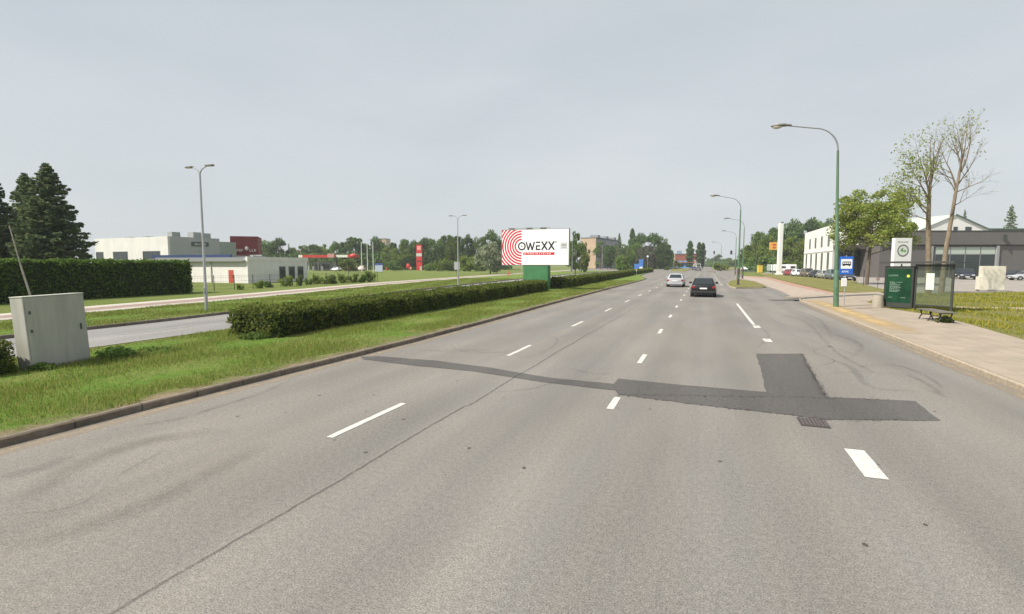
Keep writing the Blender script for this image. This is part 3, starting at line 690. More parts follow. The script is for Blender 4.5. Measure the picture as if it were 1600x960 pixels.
# leaning thin pole by the tall hedge
lp = thing('leaning_pole', 'thin pale leaning pole sticking up before the tall hedge at the left edge', 'pole', (-38.4, 18.9, .09))
MB().tube([(0, 0, 0), (-.35, -.3, 2.4)], [.06, .05], 8).build('lower_section', mat('weathered_pole', (.36, .33, .28), .8, noise=(5, .3)), lp, smooth=True)
MB().tube([(-.35, -.3, 2.4), (-.62, -.55, 4.7)], [.035, .03], 8).build('upper_section', MATS['weathered_pole'], lp, smooth=True)

# ---------------------------------------------------------------- billboard
M_WHITE = mat('white_paint', (.80, .80, .79), .5)
bb = thing('billboard', 'large roadside billboard with red rings on a green slatted base', 'billboard', (-15.15, 46.4, .1))
g = N('poster_face')
s = g.new('ShaderNodeSeparateXYZ'); g.link(g.t.outputs['Object'], s.inputs[0])
dx = g.math('SUBTRACT', s.outputs['X'], -1.30); dz = g.math('SUBTRACT', s.outputs['Z'], 4.10)
r_ = g.math('SQRT', g.math('ADD', g.math('MULTIPLY', dx, dx), g.math('MULTIPLY', dz, dz)))
ring = g.math('GREATER_THAN', g.math('FRACT', g.math('ADD', g.math('DIVIDE', r_, .255), .15)), .38)
msk = g.math('MULTIPLY', g.math('MULTIPLY', ring, g.math('LESS_THAN', s.outputs['X'], -1.30)), g.math('GREATER_THAN', r_, .55))
c = g.mix((.87, .87, .87), (.56, .012, .03), msk)
g.link(c, g.b.inputs['Base Color']); g.b.inputs['Roughness'].default_value = .4
fr = MB(); fr.box(-3.36, 3.36, -.05, .25, 2.28, 5.70); fr.build('frame', mat('board_frame', (.20, .20, .19), .6), bb, bevel=.01)
pf = MB().box(-3.30, 3.30, -.062, -.05, 2.34, 5.64).build('poster', g.m, bb)
M_BLACK = mat('black_print', (.012, .012, .014), .5); M_RED = mat('red_print', (.56, .012, .03), .45)
def strokes(segs, wd, m, parent, name, y=-.066, ring_=None):
    mb = MB()
    for k, ((xa, za), (xb, zb)) in enumerate(segs):
        d = Vector((xb-xa, 0, zb-za)); L = d.length; d.normalize(); nn = Vector((-d.z, 0, d.x))*wd/2
        a = Vector((xa, y-.0006*k, za)); b = Vector((xb, y-.0006*k, zb)); mb.add([a-nn, a+nn, b+nn, b-nn], [(0, 1, 2, 3)])
    if ring_:
        cx, cz, r0, r1 = ring_; n = 40
        mb.add([(cx+r*math.cos(6.2832*i/n), y-.004, cz+r*math.sin(6.2832*i/n)) for r in (r0, r1) for i in range(n)], [(i, (i+1) % n, n+(i+1) % n, n+i) for i in range(n)])
        mb.add([(cx+.07*math.cos(6.2832*i/n), y-.004, cz+.07*math.sin(6.2832*i/n)) for i in range(n)], [tuple(range(n))])
    return mb.build(name, m, parent)
u = .0627   # metres per photo pixel on the board face
def bx_(px_, py_): return ((px_-837.3)*u*1.0, 4.0+(387-py_)*u)
zt, zb = 4.50, 3.72
lt = pf
MB().add([(-1.28+.44*math.cos(6.2832*i/40), -.0645, 4.10+.44*math.sin(6.2832*i/40)) for i in range(40)], [tuple(range(40))]).build('letter_backing', mat('poster_white', (.87, .87, .87), .4), lt)
strokes([], .1, M_BLACK, lt, 'letter', ring_=(-1.28, 4.10, .26, .40))
strokes([((-.84, zt+.02), (-.62, zb)), ((-.62, zb), (-.43, zt-.08)), ((-.43, zt-.08), (-.24, zb)), ((-.24, zb), (-.02, zt+.02))], .135, M_BLACK, lt, 'letter')
strokes([((.12, zt-.05), (.56, zt-.05)), ((.12, (zt+zb)/2), (.54, (zt+zb)/2)), ((.12, zb+.06), (.58, zb+.06)), ((.185, zt-.4), (.185, zb+.02))], .14, M_BLACK, lt, 'letter')
strokes([((.70, zt+.02), (1.24, zb)), ((1.24, zt+.02), (.70, zb))], .15, M_BLACK, lt, 'letter')
strokes([((1.38, zt+.02), (1.92, zb)), ((1.92, zt+.02), (1.38, zb))], .15, M_BLACK, lt, 'letter')
strokes([], .1, M_BLACK, lt, 'registered_mark', ring_=(2.08, 4.46, .03, .06))
MB().box(-1.14, 1.95, -.068, -.0625, 3.26, 3.51).build('red_bar', M_RED, lt)
mb = MB()
xx = -1.0
for wd_ in (.14, .06, .1, .12, .14, .06, .14, .1, .1, .14, .06, .12, .14): mb.box(xx, xx+wd_*.6, -.071, -.0685, 3.32, 3.45); xx += wd_+.10
mb.build('lettering', MATS['poster_white'], lt)
MB().box(2.50, 3.18, -.066, -.0625, 3.78, 4.42).build('grey_box', mat('grey_print', (.55, .55, .56), .5), lt)
mb = MB()
for i in range(4): mb.box(2.66+i*.12, 2.72+i*.12, -.069, -.0665, 4.08, 4.26)
mb.box(2.66, 3.10, -.069, -.0665, 3.94, 3.98); mb.build('small_print', mat('dark_grey_print', (.12, .12, .12), .5), lt)
g = N('green_boards')
sx_ = g.new('ShaderNodeSeparateXYZ'); g.link(g.t.outputs['Object'], sx_.inputs[0])
gr = g.math('LESS_THAN', g.math('FRACT', g.math('MULTIPLY', g.math('ADD', sx_.outputs['X'], sx_.outputs['Y']), 5)), .07)
c = g.mix(g.ramp(g.noise(1.5, 5), (.3, (.035, .15, .055)), (.7, (.05, .20, .075))), (.02, .07, .03), gr); g.link(c, g.b.inputs['Base Color']); g.b.inputs['Roughness'].default_value = .6
MB().box(-1.15, 1.30, -.02, .85, -.1, 2.28).build('base', g.m, bb, bevel=.01)
mb = MB()
for x in (-2.4, -.6, .8): mb.box(x-.3, x+.3, .10, .2, 5.70, 5.86)
mb.box(-2.5, 1.5, .05, .09, 5.78, 5.82)
mb.build('floodlight_rail', MATS['board_frame'], bb)

# ---------------------------------------------------------------- cars
M_TYRE = mat('tyre_rubber', (.02, .02, .02), .85); M_RIM = mat('alloy_rim', (.45, .45, .46), .3, .8); M_GLASS = mat('dark_car_glass', (.018, .024, .026), .06, spec=.8)
M_TRIM = mat('black_trim', (.02, .02, .02), .6); M_TAIL = mat('red_tail_lens', (.26, .018, .018), .2); M_PLATE = mat('number_plate', (.72, .73, .74), .4); M_LENS = mat('headlight_lens', (.60, .62, .64), .1)
def paint(name, c): return mat(name, c, .35, .1, coat=.35)
def loft(secs):
    """secs: list of lists of points; closed rings, capped"""
    mb = MB(); n = len(secs[0]); vs = [p for s_ in secs for p in s_]
    fs = [(i*n+k, i*n+(k+1) % n, (i+1)*n+(k+1) % n, (i+1)*n+k) for i in range(len(secs)-1) for k in range(n)]
    fs += [tuple(range(n)), tuple((len(secs)-1)*n+k for k in range(n))]
    return mb.add(vs, fs)
def make_car(label, pm, loc, rz, kind='hatch', name='car', rack=False, group=None, L=4.35, W=1.8, H=1.46):
    r = thing(name, label, 'car' if kind != 'van' else 'van', loc, rz, group); h = W/2; a = L/2
    belt = {'hatch': .93, 'sedan': .92, 'suv': 1.05, 'van': 1.15}[kind]; zb = {'suv': .28}.get(kind, .20)
    if kind == 'sedan': st = [(-a, .42, .80, .80), (-a+.06, .30, .96, .90), (-a+.35, .24, belt+.06, .97), (-a+.8, zb, belt+.06, 1), (0, zb, belt, 1), (a-1.35, zb, belt-.02, 1), (a-.9, zb, belt-.1, .985), (a-.3, .24, .74, .94), (a-.05, .3, .62, .82), (a, .38, .55, .72)]
    elif kind == 'van': st = [(-a, .35, 1.1, .93), (-a+.05, .28, 1.15, .97), (0, .25, 1.15, 1), (a-1.2, .25, 1.15, 1), (a-.35, .26, 1.0, .96), (a-.04, .3, .8, .88), (a, .36, .7, .8)]
    else: st = [(-a, .42, .84, .84), (-a+.05, .32, belt-.02, .92), (-a+.3, .25, belt+.02, .97), (-a+.8, zb, belt+.02, 1), (0, zb, belt, 1), (a-1.25, zb, belt-.02, 1), (a-.8, zb, belt-.1, .98), (a-.25, .26, belt-.24, .93), (a-.04, .32, belt-.34, .82), (a, .40, belt-.42, .72)]
    secs = []
    for y, z0, z1, wf in st:
        hw = h*wf; q = [(0, z0), (.8*hw, z0), (.96*hw, z0+.08), (hw, z0+.22), (hw*.995, (z0+z1)/2+.03), (hw*.965, z1-.10), (hw*.90, z1-.02), (.6*hw, z1+.012), (0, z1+.02)]
        q = q+[(-x, z) for x, z in q[-2:0:-1]]; secs.append([(x, y, z) for x, z in q])
    body = loft(secs).build('body', pm, r, smooth=True)
    y0, y1, t0, t1 = {'hatch': (-a+.12, a-1.15, -a+.62, .28), 'sedan': (-a+.62, a-1.3, -a+1.15, .25), 'suv': (-a+.10, a-1.15, -a+.42, .35), 'van': (-a+.04, a-.75, -a+.12, a-1.7)}[kind]
    bw, tw = h*.92, h*.70
    if kind == 'van': tw = h*.86
    zb_, zt_ = belt-.01, H
    nb = [(-bw, y0, zb_), (bw, y0, zb_), (bw, y1, zb_), (-bw, y1, zb_)]; ntp = [(-tw, t0, zt_-.03), (tw, t0, zt_-.03), (tw, t1, zt_-.03), (-tw, t1, zt_-.03)]
    gh = MB().add(nb+ntp+[(0, (t0+t1)/2, zt_+.03)], [(0, 1, 5, 4), (1, 2, 6, 5), (2, 3, 7, 6), (3, 0, 4, 7), (4, 5, 8), (5, 6, 8), (6, 7, 8), (7, 4, 8)])
    gh.build('roof', pm, r, smooth=True, bevel=.035)
    def pane(nm, i, j, ua, ub, va, vb):
        A, B = Vector(nb[i]), Vector(nb[j]); D, Cc = Vector(ntp[i]), Vector(ntp[j]); nn = (B-A).cross(D-A).normalized()*.012
        f = lambda u_, v_: A.lerp(B, u_).lerp(D.lerp(Cc, u_), v_)+nn
        lo = 0 if kind != 'van' else .1
        MB().add([f(ua, va), f(ub, va), f(ub-.0, vb), f(ua+.0, vb)], [(0, 1, 2, 3)]).build(nm, M_GLASS, r)
    pane('rear_window', 0, 1, .09, .91, .14, .88); pane('windscreen', 2, 3, .06, .94, .08, .92)
    if kind != 'van':
        for (i, j) in ((1, 2), (3, 0)): pane('side_window', i, j, .16, .49, .12, .88); pane('side_window', i, j, .52, .84, .12, .88)
    else:
        pane('side_window', 1, 2, .68, .95, .2, .9); pane('side_window', 3, 0, .05, .32, .2, .9)
    rw = .31 if kind != 'suv' else .35
    for sx in (-1, 1):
        for yy in (-a+.82, a-.85):
            mb = MB(); mb.tube([(sx*(h-.20), yy, rw), (sx*(h+.004), yy, rw)], [rw+.05, rw+.05], 24); mb.build('wheel_arch', M_TRIM, r)
            wl = MB().tube([(sx*(h-.21), yy, rw), (sx*(h-.01), yy, rw), (sx*(h+.012), yy, rw)], [rw, rw, rw-.03], 24).build('tyre', M_TYRE, r, smooth=True)
            mb = MB().tube([(sx*(h-.1), yy, rw), (sx*(h+.016), yy, rw)], [rw*.62, rw*.62], 20); mb.build('rim', M_RIM, wl)
        zt1 = belt-.16 if kind != 'van' else .95
        MB().box(min(sx*h*.66, sx*h*.93), max(sx*h*.66, sx*h*.93), -a-.012, -a+.20, zt1-.09, zt1+.07).build('tail_light', M_TAIL, r, bevel=.03)
        MB().box(min(sx*h*.52, sx*h*.90), max(sx*h*.52, sx*h*.90), a-.22, a-.02+.0, belt-.40, belt-.27).build('headlight', M_LENS, r, bevel=.03)
        MB().box(min(sx*(h-.04), sx*(h+.17)), max(sx*(h-.04), sx*(h+.17)), y1-.62, y1-.50, belt+.02, belt+.17).build('wing_mirror', pm, r, bevel=.03)
        MB().box(min(sx*h*.995, sx*(h+.008)), max(sx*h*.995, sx*(h+.008)), -.95, 1.0, .28, .36).build('sill_trim', M_TRIM, r)
    MB().box(-h*.86, h*.86, -a-.035, -a+.2, .30, .50).build('rear_bumper', M_TRIM if kind != 'sedan' else pm, r, bevel=.03)
    MB().box(-.26, .26, -a-.045, -a-.02 if kind == 'sedan' else -a-.01, .62, .73).build('number_plate', M_PLATE, r)
    MB().box(-h*.80, h*.80, a-.2, a+.02, .26, .42).build('front_bumper', M_TRIM, r, bevel=.03)
    MB().box(-.26, .26, a+.02, a+.03, .38, .49).build('number_plate', M_PLATE, r)
    MB().box(-h*.5, h*.5, a-.06, a+.006, .46, .56).build('grille', M_TRIM, r)
    if rack:
        for sx in (-1, 1): MB().tube([(sx*tw*.95, t0+.1, zt_+.03), (sx*tw*.95, t1-.1, zt_+.03)], .018, 6).build('roof_rail', MATS['black_trim'], r)
    return r
make_car('black hatchback driving away in the centre lane, nearest car', paint('black_car_paint', (.006, .007, .009)), (-.08, 43.3, 0), 0, 'hatch', rack=False, L=4.3, W=1.84, H=1.45)
make_car('silver sedan driving away in the lane left of the black car', paint('silver_car_paint', (.40, .41, .43)), (-3.02, 60.6, 0), 0, 'sedan', L=4.5, W=1.84, H=1.44)
make_car('small dark grey car far ahead on the road beyond the silver sedan', paint('grey_car_paint', (.12, .12, .125)), tuple(spot(1091, 188)), 0, 'sedan', W=1.95)
make_car('pale green-white van far down the road', paint('pale_van_paint', (.50, .55, .52)), tuple(spot(1091.5, 232)), 0, 'van', L=5, W=2.1, H=2.7, name='van')
make_car('dark blue car beside the pale van far down the road', paint('blue_car_paint', (.03, .05, .12)), tuple(spot(1084.5, 215)), 0, 'hatch')
make_car('white car waiting at the crossing left of the red roofed building', paint('white_car_paint', (.75, .76, .76)), tuple(spot(1053, 262)), math.radians(70), 'hatch')
GP = 'cars parked in the lot'
for px_, dp, c_, kd, lb, rz in [
    (1237, 124, ('red_car_paint', (.28, .03, .035)), 'hatch', 'small red car at the far end of the parked row', 196),
    (1248, 118, ('bright_white_paint', (.75, .77, .78)), 'hatch', 'white car parked between the red one and the brown one', 190),
    (1262, 113, ('brown_car_paint', (.13, .10, .065)), 'suv', 'brown off-roader parked right of the white car', 188),
    (1276, 107, ('jet_car_paint', (.015, .016, .02)), 'sedan', 'black sedan parked right of the brown off-roader', 186),
    (1290, 100, ('champagne_car_paint', (.30, .30, .26)), 'hatch', 'beige grey car parked in the middle of the row', 186),
    (1303, 94, ('slate_car_paint', (.12, .15, .15)), 'suv', 'slate green off-roader parked just left of the near lamp post', 184),
    (1322, 90, ('navy_car_paint', (.02, .024, .04)), 'hatch', 'navy car parked behind the blue bus stop sign', 180)]:
    p = spot(px_, dp*.86); make_car(lb, paint(*c_), (p.x, p.y, .01), math.radians(rz), kd, group=GP, H=1.72 if kd == 'suv' else 1.46)
p = spot(1511, 84); make_car('dark blue off-roader parked in front of the grey showroom windows', paint('midnight_paint', (.02, .025, .04)), (p.x, p.y, .01), math.radians(160), 'suv', group=GP, H=1.8, W=1.95)
p = spot(1497, 88); make_car('black car parked left of the dark blue off-roader by the showroom', MATS['jet_car_paint'], (p.x, p.y, .01), math.radians(165), 'suv', group=GP, H=1.8)
p = spot(1597, 79); make_car('silver car cut by the right edge of the picture', MATS['silver_car_paint'], (p.x+.6, p.y+.4, .01), math.radians(100), 'sedan', group=GP)
p = spot(1585, 86); make_car('dark car behind the silver car at the right edge', MATS['navy_car_paint'], (p.x, p.y, .01), math.radians(120), 'hatch', group=GP)

# ---------------------------------------------------------------- bus stop
M_BLUE = mat('sign_blue', (.02, .12, .52), .4); M_STEEL = mat('dark_steel_frame', (.055, .06, .055), .5, .3); M_SIGNW = mat('sign_white', (.78, .79, .80), .4)
q = ground_at(1318, 487)
bs = thing('bus_stop_sign', 'blue and white bus stop sign on a thin post right of the nearest street lamp', 'bus stop sign', (q.x, q.y, .1), math.radians(12))
MB().tube([(0, 0, 0), (0, 0, 2.86)], .028, 8).build('post', M_GALV, bs, smooth=True)
bd = MB().box(-.33, .33, -.05, -.02, 1.86, 2.80).build('sign_board', M_BLUE, bs, bevel=.01)
MB().box(-.27, .27, -.056, -.0505, 2.16, 2.66).build('white_field', M_SIGNW, bd)
mb = MB(); mb.box(-.21, .21, -.062, -.057, 2.34, 2.50); mb.box(-.19, .19, -.062, -.057, 2.50, 2.535)
for x in (-.13, .13): mb.tube([(x, -.0615, 2.33), (x, -.0572, 2.33)], .035, 12)
mb.build('bus_pictogram', M_BLACK, bd)
mb = MB()
for i in range(4): mb.box(-.18+i*.095, -.11+i*.095, -.065, -.0625, 2.42, 2.485)
mb.build('pictogram_windows', M_SIGNW, bd)
glyphs('lettering', -.2, .2, 1.96, 2.05, -.0555, -.0505, M_SIGNW, bd, wf=.7)
q2 = MB().box(-.20, .06, -.05, -.02, 1.24, 1.66).build('timetable', M_SIGNW, bs, bevel=.005)
mb = MB()
for i in range(7): mb.box(-.17, .03, -.0525, -.0505, 1.30+i*.045, 1.308+i*.045)
mb.build('timetable_lines', mat('faint_print', (.45, .45, .47), .6), q2)

SA = Vector((9.35, 33.7, 0)); SB = Vector((11.55, 31.5, 0)); sd_ = (SB-SA); SL = sd_.length; sr = math.atan2(sd_.y, sd_.x)
bsh = thing('bus_shelter', 'glass bus shelter with a dark green poster box and flat roof', 'bus shelter', (SA.x, SA.y, .11), sr)
AW = 1.42
MB().box(0, AW, -.12, .12, .06, 2.28).build('poster_box', M_STEEL, bsh, bevel=.02)
g = N('green_poster'); c = g.ramp(g.noise(1.6, 5, rough=.6), (.3, (.004, .022, .013)), (.55, (.008, .048, .022)), (.75, (.02, .085, .03))); g.link(c, g.b.inputs['Base Color']); g.b.inputs['Roughness'].default_value = .6; g.b.inputs['Specular IOR Level'].default_value = .15
ps = MB().box(.09, AW-.09, -.128, -.121, .32, 2.14).build('poster', g.m, bsh)
M_PT = mat('pale_print', (.20, .28, .23), .4)
glyphs('lettering', .2, .68, 1.74, 1.82, -.132, -.1285, M_PT, ps, wf=.75)
mb = MB()
for (xa, xb, z) in ((.28, .52, 1.40), (.28, .60, 1.34), (.28, .80, 1.26), (.62, .90, 1.40), (.28, .72, 1.18), (.28, .84, 1.12), (.28, .76, 1.04), (.28, .80, .96), (.28, .70, .90), (.24, .44, .58), (.85, 1.08, .58)):
    x = xa
    while x < xb: l_ = random.uniform(.03, .08); mb.box(x, min(xb, x+l_), -.131, -.1285, z, z+.035); x += l_+.025
mb.build('small_print', M_PT, ps)
MB().tube([(1.16, -.134, 1.76), (1.16, -.1285, 1.76)], .075, 16).build('yellow_spot', mat('yellow_print', (.55, .52, .08), .4), ps)
for x0 in (.0, AW-.06): MB().box(x0, x0+.06, -.14, -.121, .06, 2.28).build('box_edge', mat('shelter_black', (.03, .035, .03), .4), bsh)
# glass wall
gm = bpy.data.materials.new('shelter_glass'); gm.use_nodes = True; n_ = gm.node_tree; n_.nodes.clear()
oo = n_.nodes.new('ShaderNodeOutputMaterial'); tr = n_.nodes.new('ShaderNodeBsdfTransparent'); tr.inputs[0].default_value = (.74, .80, .74, 1); gl = n_.nodes.new('ShaderNodeBsdfGlossy'); gl.inputs['Roughness'].default_value = .05
df = n_.nodes.new('ShaderNodeBsdfDiffuse'); df.inputs[0].default_value = (.35, .38, .33, 1); m1 = n_.nodes.new('ShaderNodeMixShader'); m1.inputs[0].default_value = .10; m2 = n_.nodes.new('ShaderNodeMixShader')
lw = n_.nodes.new('ShaderNodeFresnel'); n_.links.new(lw.outputs[0], m2.inputs[0]); n_.links.new(tr.outputs[0], m1.inputs[1]); n_.links.new(df.outputs[0], m1.inputs[2])
n_.links.new(m1.outputs[0], m2.inputs[1]); n_.links.new(gl.outputs[0], m2.inputs[2]); n_.links.new(m2.outputs[0], oo.inputs[0])
MB().box(AW+.08, SL-.04, -.006, .006, .30, 2.26).build('glass_panel', gm, bsh)
for (x0, x1, z0, z1) in ((AW+.02, AW+.08, 0, 2.36), (SL-.07, SL+.03, 0, 2.36), (AW+.08, SL-.07, .24, .30), (AW+.08, SL-.07, 2.26, 2.32)):
    MB().box(x0, x1, -.035, .035, z0, z1).build('frame_post' if z1-z0 > 1 else 'frame_rail', M_STEEL, bsh, bevel=.005)
# side glass going back and rear posts
for x in (.02,):
    MB().box(x, x+.05, 1.25, 1.30, 0, 2.40).build('rear_post', M_STEEL, bsh)
mb = MB(); mb.box(-.22, SL+.12, -.28, 1.35, 2.46, 2.50); mb.box(-.22, SL+.12, -.30, -.26, 2.43, 2.54); mb.box(AW, SL+.05, -.06, .04, 2.32, 2.38)
mb.build('roof', mat('shelter_roof', (.05, .05, .048), .5), bsh, bevel=.008)
nb_ = MB().box(AW+.52, AW+.88, -.03, -.012, 1.08, 1.92).build('notice', mat('notice_sheet', (.60, .68, .60), .5), bsh)
mb = MB()
for i in range(9):
    for j in range(3): mb.box(AW+.55+j*.105, AW+.63+j*.105, -.0325, -.0305, 1.14+i*.08, 1.15+i*.08+random.uniform(0, .02))
mb.build('notice_print', mat('notice_print', (.35, .42, .37), .6), nb_)

bn = thing('bench', 'low bench with dark metal legs in front of the bus shelter', 'bench', (9.12, 26.3, .11), math.radians(3))
mb = MB()
for i in range(4): mb.box(-.30+i*.155, -.17+i*.155, -1.05, 1.05, .42, .46)
mb.build('seat', mat('grey_planks', (.13, .12, .10), .8, noise=(6, .3, (1, .1, 1))), bn, bevel=.006)
for yy in (-.85, 0, .85):
    mb = MB()
    for sx in (-1, 1): mb.tube([(sx*.22, yy, .42), (sx*.16, yy, .22), (sx*.27, yy, 0)], .028, 6)
    mb.tube([(-.22, yy, .40), (.22, yy, .40)], .025, 6); mb.tube([(-.17, yy, .22), (.17, yy, .22)], .02, 6); mb.build('leg', mat('black_iron', (.03, .03, .03), .6), bn)
q = ground_at(1371, 484)
bi = thing('litter_bin', 'squat pale concrete litter bin left of the bus shelter', 'litter bin', (q.x, q.y, .1))
mb = MB().tube([(0, 0, 0), (0, 0, .06), (0, 0, .66), (0, 0, .70), (0, 0, .70), (0, 0, .45)], [.29, .30, .24, .235, .19, .18], 14, caps=False); mb.build('concrete_shell', mat('cast_concrete', (.36, .32, .26), .9, noise=(14, .25), bump=.5), bi, smooth=True)
MB().tube([(0, 0, .4), (0, 0, .73)], [.18, .195], 14).build('liner', mat('liner_grey', (.22, .23, .24), .5, .4), bi, smooth=True)
# posts and small signs near the shelter
q = ground_at(1349, 448); t = thing('sign_post', 'thin dark post standing on the grass left of the maple trunk', 'post', (q.x, q.y, .1))
MB().tube([(0, 0, 0), (0, 0, 1.7)], .04, 8).build('post', M_STEEL, t, smooth=True); MB().box(-.05, .05, -.05, .05, 1.7, 1.78).build('cap', M_STEEL, t)
q = ground_at(1371, 452); t = thing('small_sign', 'little round sign on a short stake behind the litter bin', 'sign', (q.x, q.y, .1))
MB().tube([(0, 0, 0), (0, 0, .8)], .02, 6).build('stake', M_STEEL, t); MB().tube([(0, -.03, .9), (0, 0, .9)], .16, 14).build('disc', mat('dull_sign', (.22, .16, .15), .6), t)

# concrete monolith box in the yard
q = ground_at(1548, 455.5)
t = thing('sign_block', 'cream rectangular block standing in the showroom yard', 'block', (q.x, q.y, 0), math.radians(2))
M_CREAM = mat('cream_render', (.60, .57, .47), .8, noise=(1.5, .04))
MB().box(-.85, .85, -.35, .35, .14, 2.32).build('body', M_CREAM, t, bevel=.02); MB().box(-1.06, -.85, -.3, .3, .14, 1.35).build('side_box', M_CREAM, t, bevel=.02)
MB().box(-.95, .95, -.45, .45, 0, .14).build('plinth', mat('plinth', (.30, .29, .27), .9), t)
# dealer pylon with a green roundel
q = ground_at(1405, 449)
t = thing('dealer_pylon', 'white dealership pylon with a green winged roundel behind the bus shelter', 'sign', (q.x, q.y, 0), math.radians(25))
MB().box(-1.0, 1.0, -.2, .2, 0, 5.3).build('panel', mat('pylon_white', (.74, .75, .73), .4), t, bevel=.03)
em = MB(); n = 40; cz = 3.95
em.add([(r*math.cos(6.2832*i/n), -.206, cz+r*math.sin(6.2832*i/n)) for r in (.52, .66) for i in range(n)], [(i, (i+1) % n, n+(i+1) % n, n+i) for i in range(n)])
em = em.build('emblem_ring', mat('chrome_ring', (.20, .22, .21), .3, .6), t)
MB().add([(.5*math.cos(6.2832*i/n), -.2055, cz+.5*math.sin(6.2832*i/n)) for i in range(n)], [tuple(range(n))]).build('emblem_disc', mat('disc_white', (.62, .66, .60), .4), em)
mb = MB(); M_EG = mat('emblem_green', (.10, .28, .06), .4)
# winged arrow: a shaft with a head to the right and three feathers
y_ = -.208
mb.add([(-.10, y_, cz-.10), (.16, y_, cz-.10), (.16, y_, cz-.22), (.40, y_, cz-.02), (.16, y_, cz+.12), (.16, y_, cz+.02), (-.10, y_, cz+.02)], [tuple(range(7))])
for i in range(3): mb.add([(-.12-.09*i, y_-.001, cz-.16+.05*i), (-.04-.09*i, y_-.001, cz-.16+.05*i), (.02-.09*i, y_-.001, cz+.30-.05*i), (-.06-.09*i, y_-.001, cz+.30-.05*i)], [(0, 1, 2, 3)])
mb.build('emblem_arrow', M_EG, em)
glyphs('lettering', -.66, .66, 4.80, 4.93, -.206, -.2, mat('grey_letter', (.15, .15, .16), .5), t, wf=.8)
MB().box(-1.02, 1.02, -.215, -.2, 2.72, 2.80).build('dark_band', M_STEEL, t)

# ---------------------------------------------------------------- buildings
def wall_face(A, B, z0, z1, t=.3): pass
class Bld:
    def __init__(s, name, label, p, rz, cat='building'): s.r = thing(name, label, cat, (p[0], p[1], 0), rz)
    def box(s, name, x0, x1, y0, y1, z0, z1, m, bevel=0, parent=None): return MB().box(x0, x1, y0, y1, z0, z1).build(name, m, parent or s.r, bevel=bevel)
    def window(s, x0, x1, z0, z1, y=0, m=None, frame=None, mull=0, name='window', axis='y', label=None):
        """a window on a wall at local y (facing -y) or at local x (facing +-x)"""
        fm = frame or M_WF; gmt = m or M_WG; mb = MB(); e = .08
        def bx(mb_, a, b, c, d, o0, o1):
            if axis == 'y': mb_.box(a, b, y-o1, y-o0, c, d)
            else: mb_.box(min(y+axis*o0, y+axis*o1), max(y+axis*o0, y+axis*o1), a, b, c, d)
        bx(mb, x0, x0+e, z0, z1, -.05, .06); bx(mb, x1-e, x1, z0, z1, -.05, .06); bx(mb, x0+e, x1-e, z0, z0+e, -.05, .058); bx(mb, x0+e, x1-e, z1-e, z1, -.05, .058)
        for i in range(mull): xm = x0+(x1-x0)*(i+1)/(mull+1); bx(mb, xm-.04, xm+.04, z0+e, z1-e, -.05, .05)
        f = mb.build(name, fm, s.r)
        if label: f['label'] = label
        mb = MB(); bx(mb, x0+e, x1-e, z0+e, z1-e, -.03, .02); mb.build('pane', gmt, f); return f
M_WF = mat('grey_window_frame', (.16, .17, .17), .5); M_WG = mat('dark_window_glass', (.025, .035, .035), .08, spec=.7)
def panel_mat(name, col, ppm, ax='X', depth=.5, seam=.06, nz=.08):
    g = N(name); s = g.new('ShaderNodeSeparateXYZ'); g.link(g.t.outputs['Object'], s.inputs[0])
    v = s.outputs[ax] if ax != 'XY' else g.math('ADD', s.outputs['X'], s.outputs['Y'])
    l = g.math('LESS_THAN', g.math('FRACT', g.math('MULTIPLY', v, ppm)), seam)
    c = g.mix(g.ramp(g.noise(.4, 5), (.3, tuple(q*(1-nz) for q in col)), (.7, tuple(q*(1+nz) for q in col))), tuple(q*(1-depth) for q in col), l)
    g.link(c, g.b.inputs['Base Color']); g.b.inputs['Roughness'].default_value = .6; return g.m
# small white annex with the red door: corner nearest the road at px 385
b = Bld('white_annex', 'low white flat roofed building with a red door and three dark windows', ground_at(388, 444), 0, 'building')
M_ANN = mat('white_render', (.69, .67, .645), .8, noise=(.7, .1)); M_ANNS = M_ANN
w_ = b.box('wall', -16, 0, 0, 10.4, -.1, 2.95, M_ANN); 
b.box('parapet', -16.1, .06, 5.5, 10.5, 2.95, 3.42, M_ANN); b.box('side_parapet', -.25, .06, -.06, 5.5, 2.95, 3.42, M_ANN); 
mb = MB().add([(-16.2, -.35, 2.96), (-.3, -.35, 2.96), (-.3, 5.5, 3.40), (-16.2, 5.5, 3.40), (-16.2, -.35, 2.86), (-.3, -.35, 2.86), (-.3, 5.5, 3.30), (-16.2, 5.5, 3.30)], [(0, 1, 2, 3), (4, 7, 6, 5), (0, 4, 5, 1), (1, 5, 6, 2), (2, 6, 7, 3), (3, 7, 4, 0)])
b.box('fascia', -16.2, -.26, -.42, -.36, 2.84, 3.36, mat('grey_fascia', (.24, .25, .26), .6))
mb.build('roof', mat('dark_roof_sheet', (.20, .21, .22), .5), b.r)
d_ = b.box('door', -3.25, -2.45, -.05, .02, .0, 1.75, mat('red_door', (.45, .08, .05), .5)); MB().box(-2.6, -2.56, -.09, -.05, .8, .95).build('handle', M_STEEL, d_)
b.box('drainpipe', -6.3, -6.2, -.12, -.02, 0, 2.85, mat('pale_pipe', (.45, .45, .42), .6)); b.box('corner_trim', -.12, .07, -.07, .12, -.1, 3.44, mat('trim_white', (.72, .72, .66), .6))
for y0_ in (5.1, 6.8, 8.45): b.window(y0_, y0_+1.1, .45, 2.2, y=0, axis=1)
b.box('roof_vent', -1.6, -1.2, 2.0, 2.4, 3.2, 3.65, mat('vent_grey', (.3, .3, .3), .6))
